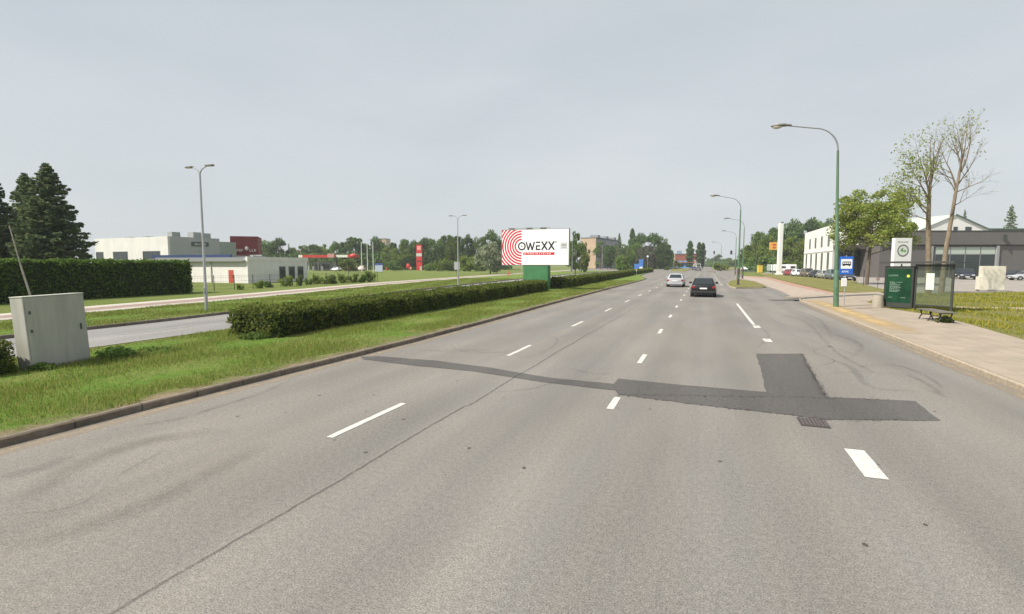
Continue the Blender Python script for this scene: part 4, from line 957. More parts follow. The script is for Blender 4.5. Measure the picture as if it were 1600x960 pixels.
# big white industrial hall behind, shade of its side put into the panel grey
pA = spot(265, 96)
b = Bld('industrial_hall', 'large hall with white front, side coloured a shaded grey and dark windows behind the white annex', pA, math.radians(-4), 'building')
M_HW = panel_mat('white_panels', (.62, .605, .59), .35, 'X', .14, .03); M_HG = panel_mat('shade_grey_panels', (.365, .365, .385), .5, 'Y', .12, .04)
Hh = 7.7
b.box('front_wall', -24, 0, 0, .4, -.1, Hh, M_HW); b.box('side_wall', -.4, 0, .4, 10.4, -.1, Hh, M_HG); b.box('back_wall', -24, -.4, 10.0, 10.4, -.1, Hh, M_HG); b.box('left_wall', -24, -23.6, .4, 10.0, -.1, Hh, M_HG)
b.box('roof', -23.9, -.1, .2, 10.3, Hh-.3, Hh-.1, MATS['dark_roof_sheet'])
for x, w5 in ((-23.6, 2.6), (-17.6, 4.9), (-7.8, 5.4)): b.window(x, x+w5, 3.4, 5.0, mull=1)
for x, w5 in ((-23.6, 2.6), (-17.6, 4.9), (-7.8, 5.4)): b.window(x, x+w5, 1.0, 2.7, mull=1)
sg = b.box('sign_panel', .0, .12, 4.5, 8.0, 6.0, 6.85, mat('dark_sign', (.06, .085, .08), .5))
glyphs('lettering', 5.1, 7.5, 6.25, 6.6, .125, .14, mat('sign_letter', (.62, .64, .63), .5), sg, axis=1)
glyphs('wall_lettering', 4.9, 7.2, 4.7, 5.15, .004, .02, mat('wall_letter', (.30, .33, .32), .5), b.r, axis=1)
for k, (x, y, sx_2, h2) in enumerate(((-20, 4, 2.0, .5), (-14, 4, 1.6, .5), (-1.2, 1.2, 1.3, .9), (-1.8, 5.6, 1.8, 1.1), (-1.8, 7.6, 1.8, 1.0))): b.box('roof_unit', x-sx_2/2, x+sx_2/2, y, y+1.6, Hh-.1, Hh+h2, mat('unit_grey', (.30, .32, .31), .5))
b.box('grey_link', -12, -.1, 10.4, 14.2, -.1, Hh-.6, panel_mat('dark_grey_panels', (.27, .30, .28), .5, 'X', .2, .05))
# blue band strip roof in front of hall
t = Bld('blue_canopy', 'long low canopy with a dark blue edge between annex and hall', spot(238, 78), math.radians(-2), 'canopy')
t.box('fascia', 0, 17, 0, .25, 3.45, 3.85, mat('navy_fascia', (.02, .04, .12), .5)); t.box('roof', 0, 17, .25, 6, 3.3, 3.7, MATS['dark_roof_sheet'])
for x in (.3, 5.5, 11, 16.6): t.box('post', x-.08, x+.08, .3, .46, 0, 3.0, M_STEEL)
# red panelled shop
b = Bld('red_shop', 'dark red boxy shop building with small white lettering behind the annex', spot(362, 112), .72, 'building')
M_RS = panel_mat('red_panels', (.17, .022, .024), .8, 'Z', .15, .05)
b.box('wall', 0, 5.5, 0, 8, -.1, 8.6, M_RS); b.box('portal_leg', 0, 1.1, -.12, 0, -.1, 4.4, M_RS); b.window(1.3, 5.4, 0.2, 3.9, mull=3); b.box('portal_top', 0, 5.5, -.14, -.001, 4.4, 8.6, M_RS)
M_SL = mat('shop_letter', (.65, .62, .60), .5)
glyphs('lettering', 1.2, 2.6, 5.25, 5.8, -.145, -.17, M_SL, b.r); glyphs('lettering', 3.75, 5.1, 5.25, 5.8, -.145, -.17, M_SL, b.r)
MB().ellipsoid((3.2, -.2, 5.95), (.36, .05, .42), 10, 8).build('flower_emblem', M_SL, b.r)
t = Bld('hoarding', 'small grey box sign on posts right of the red shop', spot(401, 100), math.radians(10), 'sign')
t.box('panel', -1.3, 1.3, 0, .3, 2.6, 4.3, mat('grey_hoarding', (.36, .38, .42), .5)); t.box('post', -.9, -.75, .05, .2, 0, 2.6, M_STEEL); t.box('post', .75, .9, .05, .2, 0, 2.6, M_STEEL)

# petrol station
pg = spot(473, 196)
b = Bld('petrol_station', 'petrol station with a long red canopy and grey kiosk', pg, YAW-.06, 'petrol station')
M_RC = mat('canopy_red', (.50, .035, .03), .4)
b.box('canopy', 0, 13, 0, 9, 5.0, 6.0, M_RC); b.box('canopy_end', -1.6, 0, .2, 8.8, 5.05, 6.0, MATS['trim_white']); b.box('canopy_link', 13, 17.6, .3, 8, 5.1, 6.0, MATS['trim_white'])
b.box('canopy_link', 10.0, 12.6, -.3, -.01, 5.0, 6.5, mat('pink_panel', (.50, .25, .22), .5))
b.box('canopy', 18.0, 19.6, .2, 7, 5.0, 6.2, M_RC); MB().ellipsoid((14.8+5.2, .0, 5.6), (1.4, 1.0, .9), 14, 8).build('red_dome', M_RC, b.r, smooth=True)
for x in (.8, 4.6, 12.0, 15.5): b.box('pillar', x-.25, x+.25, 3.4, 3.9, 0, 5.0, M_STEEL if x > 10 else mat('pillar_grey', (.4, .4, .4), .6))
b.box('kiosk', 1.6, 8.4, 6, 12, 0, 3.4, mat('kiosk_grey', (.34, .36, .37), .6)); b.window(2.4, 4.2, .4, 2.6, y=6, mull=1); b.window(5, 8, .8, 2.6, y=6, mull=2)
for x in (3.0, 6.5): b.box('fuel_pump', x-.4, x+.4, 2.4, 3.0, 0, 1.7, mat('pump_white', (.6, .62, .6), .5))
t = Bld('price_pylon', 'tall red petrol station price pylon with white and grey fields', spot(655.5, 205), YAW*.5, 'sign')
t.box('panel', -1.15, 1.15, -.3, .3, 0, 10.2, M_RC)
t.box('white_field', -1.16, 1.16, -.33, -.301, 5.6, 6.8, mat('pale_field', (.52, .50, .47), .5)); t.box('emblem', -.75, .75, -.34, -.301, 8.1, 9.7, mat('emblem_pink', (.70, .30, .28), .5))
t.box('digit_window', -.85, .85, -.33, -.301, 3.4, 3.9, mat('dark_digits', (.08, .02, .03), .4)); t.box('grey_panel', .2, 1.17, -.33, -.302, 0, 1.6, mat('foot_grey', (.42, .36, .30), .6))
for px_, dp, w2, h2, lb in ((638, 200, 1.3, 2.6, 'oval red sign standing left of the tall petrol pylon'), (605.5, 190, .9, 1.3, 'small red sign near the flagpoles'), (642, 188, .75, 1.35, 'little pink-red board just left of the petrol pylon')):
    t = Bld('red_sign', lb, spot(px_, dp), .2, 'sign'); MB().ellipsoid((0, 0, h2*.62), (w2/2*1.3, .25, h2*.42), 14, 8).build('panel', M_RC if 'pink' not in lb else mat('pinkish_board', (.55, .22, .15), .5), t.r, smooth=True); t.box('post', -.08, .08, -.06, .06, 0, h2*.4, M_STEEL)
for px_, lb in ((565.5, 'leftmost of the three white flagpoles by the petrol station'), (574.5, 'middle one of the three white flagpoles by the petrol station'), (583.5, 'rightmost of the three white flagpoles by the petrol station')):
    p = spot(px_, 168); t = thing('flagpole', lb, 'flagpole', (p.x, p.y, 0), 0, 'flagpoles by the petrol station'); MB().tube([(0, 0, 0), (0, 0, 9.6)], [.14, .09], 8).build('pole', mat('flagpole_white', (.62, .64, .60), .5), t, smooth=True); MB().ellipsoid((0, 0, 9.65), (.14, .14, .14), 8, 6).build('finial', MATS['flagpole_white'], t)
t = Bld('info_board', 'pale blue and white board on the meadow right of the flagpoles', spot(592, 142), .25, 'sign')
t.box('panel', -1.1, 1.1, -.1, .1, .4, 2.2, mat('pale_blue_board', (.42, .47, .58), .5)); t.box('header', -1.12, 1.12, -.12, .12, 2.2, 2.7, mat('blue_header', (.06, .10, .30), .5)); t.box('post', -.95, -.8, -.05, .05, 0, .4, M_STEEL); t.box('post', .8, .95, -.05, .05, 0, .4, M_STEEL)
for px_, dp, c_, kd, lb, rz in ((562, 190, ('white_red_paint', (.65, .55, .53)), 'van', 'white delivery van at the petrol station', 95), (546, 186, ('station_red_paint', (.40, .05, .05)), 'hatch', 'red car at the right end of the petrol station forecourt', 80), (525, 185, MATS, 'hatch', 'white car filling up under the petrol station canopy', 75)):
    p = spot(px_, dp); make_car(lb, paint(*c_) if c_ is not MATS else MATS['bright_white_paint'], (p.x, p.y, 0), math.radians(rz), kd, H=1.9 if kd == 'van' else 1.45, group='vehicles at the petrol station')
for px_, lb in ((714, 'small grey board behind the farther double arm lamp'),):
    t = Bld('grey_board', lb, spot(px_, 120), .3, 'sign'); t.box('panel', -.65, .65, -.05, .05, 1.2, 3.0, mat('grey_board', (.42, .42, .45), .5)); t.box('post', -.06, .06, -.04, .04, 0, 1.2, M_STEEL)
t = Bld('red_post', 'thin orange-red marker posts under the left end of the billboard', spot(795.5, 95), 0, 'marker'); t.box('post', -.2, -.1, -.05, .05, 0, 1.3, mat('orange_red', (.45, .12, .06), .6)); t.box('cross_bar', -.45, .35, -.04, .04, .75, .9, MATS['orange_red'])

# apartment blocks
b = Bld('apartment_block', 'tan gabled end of a long apartment block right of the billboard', spot(907, 300), YAW-.5, 'building')
M_TAN = mat('tan_brick', (.46, .33, .235), .85, noise=(.2, .12)); M_ADK = mat('grey_panel_facade', (.22, .235, .25), .8, noise=(.3, .15))
b.box('end_wall', 0, 9.3, 0, .6, 0, 17.6, M_TAN); b.box('block', .02, 9.28, .6, 50, 0, 17.3, M_ADK)
b.box('roof_edge', -.2, 9.6, -.2, 50, 17.6, 18.0, M_WF)
for k in range(5):
    for i in range(6): b.window(3+i*7.5, 6.2+i*7.5, 1.3+k*3.3, 2.9+k*3.3, y=9.28, axis=1, frame=MATS['trim_white'])
    b.box('balcony', 9.28, 10.5, 17, 20, .9+k*3.3, 1.9+k*3.3, mat('balcony_grey', (.38, .38, .40), .7)); b.box('balcony', 9.28, 10.5, 38, 41, .9+k*3.3, 1.9+k*3.3, MATS['balcony_grey'])
for y in (10, 26, 42): b.box('stair_head', 2, 7, y, y+4, 18.0, 19.8, M_ADK)
b = Bld('apartment_block', 'small tan tower block showing above the tree line behind the flagpoles', spot(597.5, 420), .3, 'building'); b.box('block', -2.5, 3.5, 0, 12, 0, 23.0, M_TAN); b.box('roof_edge', -2.7, 3.7, -.2, 12.2, 23.0, 23.5, M_WF)
for k in range(5): b.window(-1.2, 2.4, 2+4*k, 4+4*k, y=0)
# red roofed building at the end of the street, its blue awning
b = Bld('red_roof_house', 'building with red brick upper floor far down the street', spot(1055, 330), .1, 'building')
b.box('wall', 0, 12.5, 0, 10, 0, 7.2, mat('dull_cream', (.38, .33, .27), .8)); b.box('red_band', -.1, 12.6, -.2, 10, 5.2, 8.8, mat('brick_red_panel', (.25, .07, .05), .7)); b.box('roof', -.4, 12.9, -.5, 10.4, 8.8, 9.3, MATS['dark_roof_sheet'])
b.box('chimney', 1.0, 4.0, 3, 6, 9.3, 11.2, mat('blue_grey', (.20, .28, .36), .6)); b.box('left_wing', -3.4, 0, 1, 8, 0, 9.0, MATS['dull_cream'])
for i in range(4): b.window(.8+i*2.9, 2.8+i*2.9, 2.6, 4.6)
t = Bld('blue_kiosk', 'bright blue kiosk in front of the red building', spot(1071, 300), .1, 'kiosk'); t.box('wall', -5, 4, 0, 4, 0, 4.2, mat('kiosk_blue', (.10, .27, .60), .6)); t.box('awning', -5.3, 6.5, -1, 0, 3.3, 3.8, mat('awning_red', (.35, .14, .12), .6)); t.window(-3.8, -1.2, .8, 2.8); t.window(.2, 2.8, .8, 2.8)
t = Bld('blue_hoarding', 'blue direction boards left of the far crossing', spot(998, 170), .2, 'sign'); M_BS = mat('hoarding_blue', (.07, .19, .52), .5)
t.box('panel', -1.5, .0, -.1, 0, .9, 2.6, M_BS); t.box('panel', .0, 1.4, -.12, -.02, 1.4, 4.1, M_BS); t.box('white_panel', .2, 1.2, -.15, -.121, .4, 1.6, M_SIGNW); t.box('post', -.06, .06, -.02, .08, 0, 1.4, M_STEEL); t.box('post', -1.2, -1.1, 0, .08, 0, .9, M_STEEL); t.box('post', 1.1, 1.2, 0, .08, 0, 1.4, M_STEEL)
# round road signs on the far median
for px_, dp, zc, lb in ((976.5, 150, 3.0, 'round pale road sign standing at the far median hedge, left of the pair'), (981, 156, 2.7, 'smaller pale road sign standing just right of the round one'), (1011.5, 178, 5.2, 'pale lollipop shaped sign in front of the dark trees')):
    p = spot(px_, dp); t = thing('road_sign', lb, 'road sign', (p.x, p.y, 0)); MB().tube([(0, 0, 0), (0, 0, zc)], .05, 8).build('post', M_GALV, t); MB().tube([(0, -.08, zc), (0, -.03, zc)], .36, 18).build('disc', mat('sign_pale', (.6, .62, .63), .5), t)
p = spot(994, 118); t = thing('marker_post', 'short white and yellow marker post on the median tip', 'post', (p.x, p.y, .1)); MB().box(-.12, .12, -.05, .05, 0, 1.0).build('post', M_SIGNW, t); MB().box(-.14, .14, -.06, .06, 1.0, 1.25).build('cap', mat('marker_yellow', (.6, .42, .1), .6), t)
# traffic lights
for px_, dp, side, lb in ((1101, 196, 0, 'left small traffic light hanging over the far crossing'), (1115, 196, 0, 'middle small traffic light over the far crossing'), (1141.5, 150, 1, 'right traffic light on an arm beside the fourth street lamp')):
    p = spot(px_, dp); t = thing('traffic_light', lb, 'traffic light', (p.x, p.y, 0), 0, 'traffic lights at the crossing'); zc = CAM_H+(413-395)*dp/800
    hd = MB().box(-.28, .28, -.2, .2, zc-.55, zc+.6).build('signal_head', M_TRIM, t, bevel=.05)
    if side: MB().tube([(0, 0, zc-.4), (2.1, .2, zc-.4), (2.1, .2, 0)], .07, 8).build('mast', M_GALV, t)
    else: MB().tube([(0, .25, 0), (0, .25, zc)], .06, 8).build('mast', M_GALV, t)
    for i in range(3): MB().tube([(0, -.24, zc-.34+i*.37), (0, -.2, zc-.34+i*.37)], .12, 12).build('lens', mat(('green', 'amber', 'red')[i]+'_unlit_lens', ((.02, .06, .03), (.09, .05, .01), (.10, .01, .01))[i], .3), hd)

# right: white L-shaped building
pc = ground_at(1299, 433)
b = Bld('white_showroom', 'white two storey building with narrow windows and a glazed showroom', pc, 0, 'building')
M_WR = mat('bright_render', (.74, .74, .70), .7, noise=(.4, .05)); BH = 10.2
MB().prism([(0, 0), (9, 5.2), (9, 31), (0, 31)], 0, BH).build('wall', M_WR, b.r)
for i in range(4): b.window(3.0+i*6.6, 4.6+i*6.6, 6.1, 8.4, y=0, axis=-1)
for i in range(5): b.window(2.4+i*5.9, 4.9+i*5.9, .3, 5.0, y=0, axis=-1, m=mat('shaded_glass', (.10, .11, .10), .2), frame=M_WR)
b.box('ledge', -.12, 0, 0, 31, 5.1, 5.3, M_WR)
# glazed wing runs along the view from the corner
b = Bld('glazed_wing', 'glazed showroom wing with dark canopy and white roof wall', (pc.x+.15, pc.y-.2, 0), YAW+.06, 'building')
mb = MB().add([(.2, .2, 6.0), (12.5, .2, 6.6), (12.5, .2, 9.0), (9, .2, 9.9), (5.2, .2, 10.6), (.9, .2, 8.2), (.2, .2, 8.0)]+[(8.6, 12, 6.0), (20.9, 12, 6.6), (20.9, 12, 9.0), (17.4, 12, 9.9), (13.6, 12, 10.6), (9.3, 12, 8.2), (8.6, 12, 8.0)], [tuple(range(7)), tuple(range(13, 6, -1))]+[(i, (i+1) % 7, 7+(i+1) % 7, 7+i) for i in range(7)])
mb.build('upper_wall', M_WR, b.r)
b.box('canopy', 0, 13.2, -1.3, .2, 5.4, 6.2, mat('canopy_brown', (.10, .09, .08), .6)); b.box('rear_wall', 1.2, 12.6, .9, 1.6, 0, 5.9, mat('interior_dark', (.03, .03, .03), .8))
for i in range(5):
    b.window(.4+i*1.85, 2.15+i*1.85, .1, 5.3, y=.3, name='glass_bay')
b.box('green_banner', 5.9, 6.9, .12, .2, .4, 5.2, mat('banner_green', (.04, .22, .09), .6)); b.box('pale_column', 7.5, 7.85, -.1, .2, .0, 5.4, mat('column_buff', (.42, .36, .26), .7)); 
b.box('white_pier', 9.8, 12.4, -.15, .2, 0, 6.9, M_WR); pp = b.box('mural', 10.1, 11.9, -.19, -.151, 1.6, 6.2, mat('mural_print', (.42, .38, .33), .6, noise=(1.3, .6)))
b.box('mural_band', 10.1, 12.1, -.19, -.151, .9, 1.3, M_STEEL)
# grey dealership
pgL = ground_at(1372, 434); pgR = ground_at(1620, 434)
dd = pgR-pgL; LL = dd.length; ang = math.atan2(dd.y, dd.x)
b = Bld('grey_showroom', 'long dark grey flat roofed showroom with a large window bay', pgL, ang, 'building')
M_GW = panel_mat('charcoal_cladding', (.12, .112, .107), .22, 'X', .12, .012, .04)
b.box('wall', 0, LL, 0, 18, 0, 5.9, M_GW); b.box('parapet', -.1, LL+.1, -.35, 18.1, 6.1, 8.55, M_GW); b.box('shadow_gap', 0, LL, -.1, 18, 5.9, 6.1, mat('gap_black', (.02, .02, .02), .6))
b.box('coping', -.15, LL+.15, -.42, 18.15, 8.55, 8.7, M_STEEL)
s0 = (1458-1372)*95.7/800; s1 = (1552-1372)*95.7/800
nb3 = 4
for i in range(nb3):
    xa = s0+(s1-s0)*i/nb3; xb = s0+(s1-s0)*(i+1)/nb3
    b.window(xa, xb, 4.3, 5.7, y=0, m=mat('blind_green', (.42, .48, .42), .5)); b.window(xa, xb, .2, 4.3, y=0)
b.box('bay_side', s1, s1+.5, -.3, 0, 0, 5.9, mat('bay_grey', (.28, .29, .29), .6)); b.box('grey_pier', 9.0, 9.8, -.25, 0, 0, 5.9, MATS['bay_grey'])
fl = b.box('wall_flag', (1560-1372)*95.7/800, (1560-1372)*95.7/800+.15, -.9, -.36, 6.9, 7.9, M_STEEL)
# white gabled hall behind it
pgh = spot(1402, 122)
b = Bld('gabled_hall', 'white gabled hall with pale green roof rising behind the grey showroom', pgh, ang, 'building')
xr = lambda p_: (p_-1402)*122/800; zr = lambda q_: CAM_H+(413-q_)*122/800
X0, X1, XP = xr(1452), xr(1545), xr(1487); ze, zp = zr(361), zr(336.5)
mb = MB().add([(X0-3.5, 0, 0), (X1, 0, 0), (X1, 0, ze), (XP, 0, zp), (X0-3.5, 0, ze)]+[(X0-3.5, 24, 0), (X1, 24, 0), (X1, 24, ze), (XP, 24, zp), (X0-3.5, 24, ze)], [(0, 1, 2, 3, 4), (9, 8, 7, 6, 5), (0, 5, 6, 1), (1, 6, 7, 2), (4, 9, 5, 0)]); mb.build('wall', M_WR, b.r)
M_PGR = mat('pale_green_roof', (.40, .46, .40), .5)
mb = MB().add([(-.5, .6, ze-.2), (X0-3.5, -.3, ze), (XP, -.3, zp+.1), (XP-3.5, 24, zp+.1), (-3, 24, ze+.6)], [(0, 1, 2, 3, 4)]); mb.build('roof', M_PGR, b.r)
mb = MB().add([(XP, -.35, zp+.15), (X1+.4, -.35, ze-.1), (X1+.4, 24, ze-.1), (XP, 24, zp+.15), (XP, -.35, zp-.05), (X1+.4, -.35, ze-.3), (X1+.4, 24, ze-.3), (XP, 24, zp-.05)], [(0, 1, 2, 3), (4, 7, 6, 5), (0, 4, 5, 1), (1, 5, 6, 2), (2, 6, 7, 3)]); mb.build('roof', mat('green_roof_edge', (.10, .16, .12), .6), b.r)
b.window(xr(1484.5), xr(1491.5), zr(361), zr(355)); b.window(xr(1503), xr(1513), zr(361), zr(355))
b.box('low_extension', X1, X1+16, 2, 20, 0, zr(358), mat('dark_extension', (.12, .13, .11), .7)); b.box('roof_edge', X1-.1, X1+16.2, 1.8, 20.2, zr(358), zr(356.5), MATS['green_roof_edge'])
b.box('left_wall', -1, X0-3.5, 1, 20, 0, ze-.3, M_WR)

# column, yellow hanging sign, bins, low building, vans
p = spot(1217, 118); t = Bld('white_pylon', 'tall slender white pylon beside the parked cars', (p.x, p.y, 0), .3, 'pylon'); t.box('shaft', -.42, .42, -.42, .42, 0, 11.8, mat('pylon_cream', (.68, .69, .66), .6), bevel=.05); t.box('foot', -.6, .6, -.6, .6, 0, .35, M_SIGNW); t.box('cap', .15, .42, -.3, .3, 11.8, 12.1, M_STEEL)
p = spot(1207.5, 122); t = Bld('yellow_sign', 'square orange-yellow sign on a pole left of the white pylon', (p.x, p.y, 0), .3, 'sign'); pn = t.box('panel', -1.05, 1.0, -.1, .1, 5.9, 7.7, mat('sign_yellow', (.66, .36, .07), .5)); t.box('post', -.08, .08, .1, .2, 0, 7.0, M_GREEN)
MB().box(-.4, .4, -.13, -.101, 6.9, 7.3).build('emblem', mat('sign_red', (.5, .08, .05), .5), pn); MB().box(-.35, .35, -.13, -.101, 6.25, 6.6).build('lettering_patch', MATS['sign_red'], pn)
p = spot(1187, 150); t = Bld('yellow_container', 'upright bright yellow bin by the dark fence', (p.x, p.y, 0), .3, 'bin'); t.box('body', -.6, .6, -.5, .5, .0, 2.0, mat('bin_yellow', (.66, .45, .06), .5), bevel=.06); t.box('lid', -.65, .65, -.55, .55, 2.0, 2.2, MATS['bin_yellow'], bevel=.04)
p = spot(1158, 158); t = Bld('fence', 'dark green railing with posts behind the bicycle path', (p.x, p.y, 0), -.12, 'fence')
for i in range(9): t.box('post', i*1.9-.06, i*1.9+.06, -.05, .05, 0, 1.9, M_GREEN)
t.box('rail', 0, 15.3, -.03, .03, 1.6, 1.7, M_GREEN); t.box('rail', 0, 15.3, -.03, .03, .3, .4, M_GREEN); mb = MB()
for i in range(76): mb.box(i*.2, i*.2+.03, -.02, .02, .4, 1.6)
mb.build('bars', M_GREEN, t.r)
for px_, dp, lb, w3 in ((1219, 150, 'white caravan parked behind the white pylon', 4.6), (1236, 148, 'smaller white trailer parked left of the white showroom', 2.2), (1205, 152, 'grey-green container left of the white caravan', 2.0)):
    p = spot(px_, dp); t = Bld('caravan' if 'container' not in lb else 'container', lb, (p.x, p.y, 0), .3, 'caravan' if 'container' not in lb else 'container')
    t.box('body', -w3/2, w3/2, -1, 1, .45, 2.4, mat('caravan_white', (.72, .73, .73), .5) if 'container' not in lb else mat('container_grey', (.30, .35, .31), .6), bevel=.25)
    t.box('window', -w3*.3, w3*.3, -1.02, -.99, 1.3, 1.9, M_WG)
    for x in (-w3*.25, w3*.25): MB().tube([(x, -.98, .3), (x, -.75, .3)], .3, 14).build('wheel', M_TYRE, t.r)
b = Bld('low_house', 'low building with a pink tiled roof behind the caravans', spot(1213, 185), .25, 'building'); b.box('wall', 0, 18, 0, 8, 0, 3.6, M_WR)
mb = MB().add([(-.5, -.6, 3.5), (18.5, -.6, 3.5), (18.5, 4, 5.6), (-.5, 4, 5.6), (18.5, 8.6, 3.5), (-.5, 8.6, 3.5)], [(0, 1, 2, 3), (3, 2, 4, 5), (0, 3, 5), (1, 4, 2)]); mb.build('roof', mat('pink_tiles', (.36, .20, .17), .8), b.r)
for x in (2, 7, 12): b.window(x, x+1.6, 1, 2.6)
b = Bld('white_tent', 'tiny white tent like roof by the third lamp post', spot(1163, 165), .2, 'tent'); b.r.scale = (.55, .55, .55); mb = MB().add([(-1.8, -1.5, 1.6), (1.8, -1.5, 1.6), (1.8, 1.5, 1.6), (-1.8, 1.5, 1.6), (-.6, 0, 3.4)], [(0, 1, 4), (1, 2, 4), (2, 3, 4), (3, 0, 4)]); mb.build('canvas', M_SIGNW, b.r); b.box('post', -1.7, -1.6, -1.4, -1.3, 0, 1.6, M_STEEL); b.box('post', 1.6, 1.7, -1.4, -1.3, 0, 1.6, M_STEEL)

# ---------------------------------------------------------------- fence and shrubs by the annex
FA, FB = ground_at(300, 459), ground_at(590, 441); fd = FB-FA; FL = fd.length
f = thing('wire_fence', 'low wire mesh fence with dark posts in front of the white annex', 'fence', (FA.x, FA.y, .08), math.atan2(fd.y, fd.x)-math.pi/2)
nP = 14
for i in range(nP): MB().tube([(0, FL*i/(nP-1), 0), (0, FL*i/(nP-1), 1.42)], .032, 6).build('post', MATS['shelter_black'], f)
mb = MB()
for z in (.15, .5, .85, 1.2, 1.36): mb.tube([(0, 0, z), (0, FL, z)], .007, 4)
for i in range(int(FL/.3)): mb.tube([(0, i*.3, .1), (0, i*.3, 1.38)], .004, 3, caps=False)
mb.build('wire_mesh', M_STEEL, f)
shr = [(376, 48, .9, 14, 'sparse sapling by the fence under the red door side'), (405, 51, 1.2, 16, 'small sapling in front of the grey annex side'), (420, 53, 1.2, 15, 'sapling left of the annex windows'), (447, 56, 1.7, 26, 'bushy shrub under the left annex window'), (468, 57, 1.7, 14, 'narrow shrub under the right annex window'),
       (482, 60, 1.4, 14, 'low shrub at the annex corner'), (497, 62, 1.6, 18, 'first shrub right of the annex'), (512, 62, 1.5, 18, 'broad shrub in the fence row right of the annex corner'), (520, 63, 1.9, 16, 'darker full shrub near the middle of the fence row'), (537, 65, 1.7, 20, 'shrub right of the dark full one in the fence row'), (552, 67, 1.7, 18, 'third shrub from the right end of the fence row'), (566, 68, 1.9, 18, 'second shrub from the right end of the fence row'), (579, 70, 2.1, 20, 'tallest shrub at the right end of the fence row')]
for i, (px_, dp, h_, w4, lb) in enumerate(shr): plant('darkbush' if i % 3 == 2 else 'bush', px_, dp, 413-(h_*.8-CAM_H)*800/dp, w4*.85, lb, 'shrubs along the wire fence')

# ---------------------------------------------------------------- trees
plant('spruce', 86, 50, 257, 158, 'tall dark spruce with the highest top behind the tall hedge', 'spruces behind the tall hedge')
plant('spruce', 52, 56, 272, 120, 'spruce with a second lower top just left of the tallest spruce', 'spruces behind the tall hedge')
plant('spruce', -4, 50, 262, 115, 'spruce cut by the left edge of the picture', 'spruces behind the tall hedge')
GT = 'trees of the far tree line'
TL = [('round', 410, 240, 370, 46, 'rounded tree just right of the red shop'), ('round2', 436, 235, 373, 34, 'round dark crowned tree left of the gap in the tree line'), ('farspruce', 452.5, 250, 380, 12, 'tiny pointed conifer in the dip of the tree line'),
      ('lobed', 468, 240, 383, 30, 'low light tree right of the tiny conifer'), ('round', 488, 245, 379, 30, 'green tree above the left end of the red canopy'), ('lobed', 509, 250, 380, 28, 'light green tree above the middle of the red canopy'), ('round2', 527, 245, 379, 28, 'dark tree above the right part of the red canopy'),
      ('tall', 542, 240, 373, 24, 'upright tree left of the highest one behind the canopy'), ('tall', 556, 235, 366, 26, 'highest dark tree behind the right end of the petrol canopy'), ('round', 573, 240, 377, 24, 'tree between the flagpoles and the petrol canopy'), ('round2', 588, 238, 371, 26, 'dark tree behind the right flagpole'),
      ('lobed', 610, 232, 383, 30, 'lighter tree right of the tower block'), ('tall', 616, 245, 375, 16, 'narrow tree rising right of the tower block'), ('lobed', 628, 225, 386, 30, 'low tree behind the oval red sign'), ('round', 640, 235, 370, 28, 'tree with a peaked crown left of the red pylon'), ('round2', 662, 232, 373, 34, 'dark tree directly behind the red pylon'),
      ('round', 680, 232, 369, 30, 'full tree right of the red pylon'), ('tall', 699, 236, 362, 26, 'tall tree left of the farther double lamp'), ('lobed', 707, 215, 370, 22, 'yellowish crown behind the farther double lamp'), ('tall', 714, 240, 364, 22, 'dark upright tree behind the farther double lamp head pole'), ('round2', 730, 232, 368, 28, 'dark tree right of the farther double lamp'),
      ('round', 748, 234, 366, 28, 'tree left of the one above the willow'), ('round2', 769, 236, 361, 34, 'dark domed tree rising behind the pale willow'), ('round', 790, 240, 368, 34, 'tree hidden partly by the left edge of the billboard'),
      ('round2', 500, 262, 386, 40, 'background tree filling the left part behind the canopy'), ('round2', 650, 262, 380, 44, 'background tree filling behind the pylon'), ('round2', 600, 265, 382, 40, 'background tree under the tower block')]
for k, px_, dp, yt, wp, lb in TL: plant(k, px_, dp, yt, wp, lb, GT)
plant('willow', 766, 125, 380, 50, 'pale silvery willow bush left of the billboard')
for px_, dp, yt, wp, k, lb in ((690, 175, 404, 26, 'bush', 'light shrub right of the red pylon foot'), (706, 180, 402, 30, 'darkbush', 'wide shrub at the foot of the yellowish crown'), (735, 170, 398, 34, 'bush', 'bright shrub between the farther lamp and the willow'), (673, 180, 409, 20, 'darkbush', 'low shrub beside the pylon'), (752, 178, 401, 24, 'darkbush', 'shrub left against the willow'), (545, 175, 404, 30, 'bush', 'light shrub under the right canopy end'), (618, 190, 402, 26, 'darkbush', 'dark shrub left of the oval red sign')):
    plant(k, px_, dp, yt, wp, lb, 'shrubs on the far edge of the meadow')
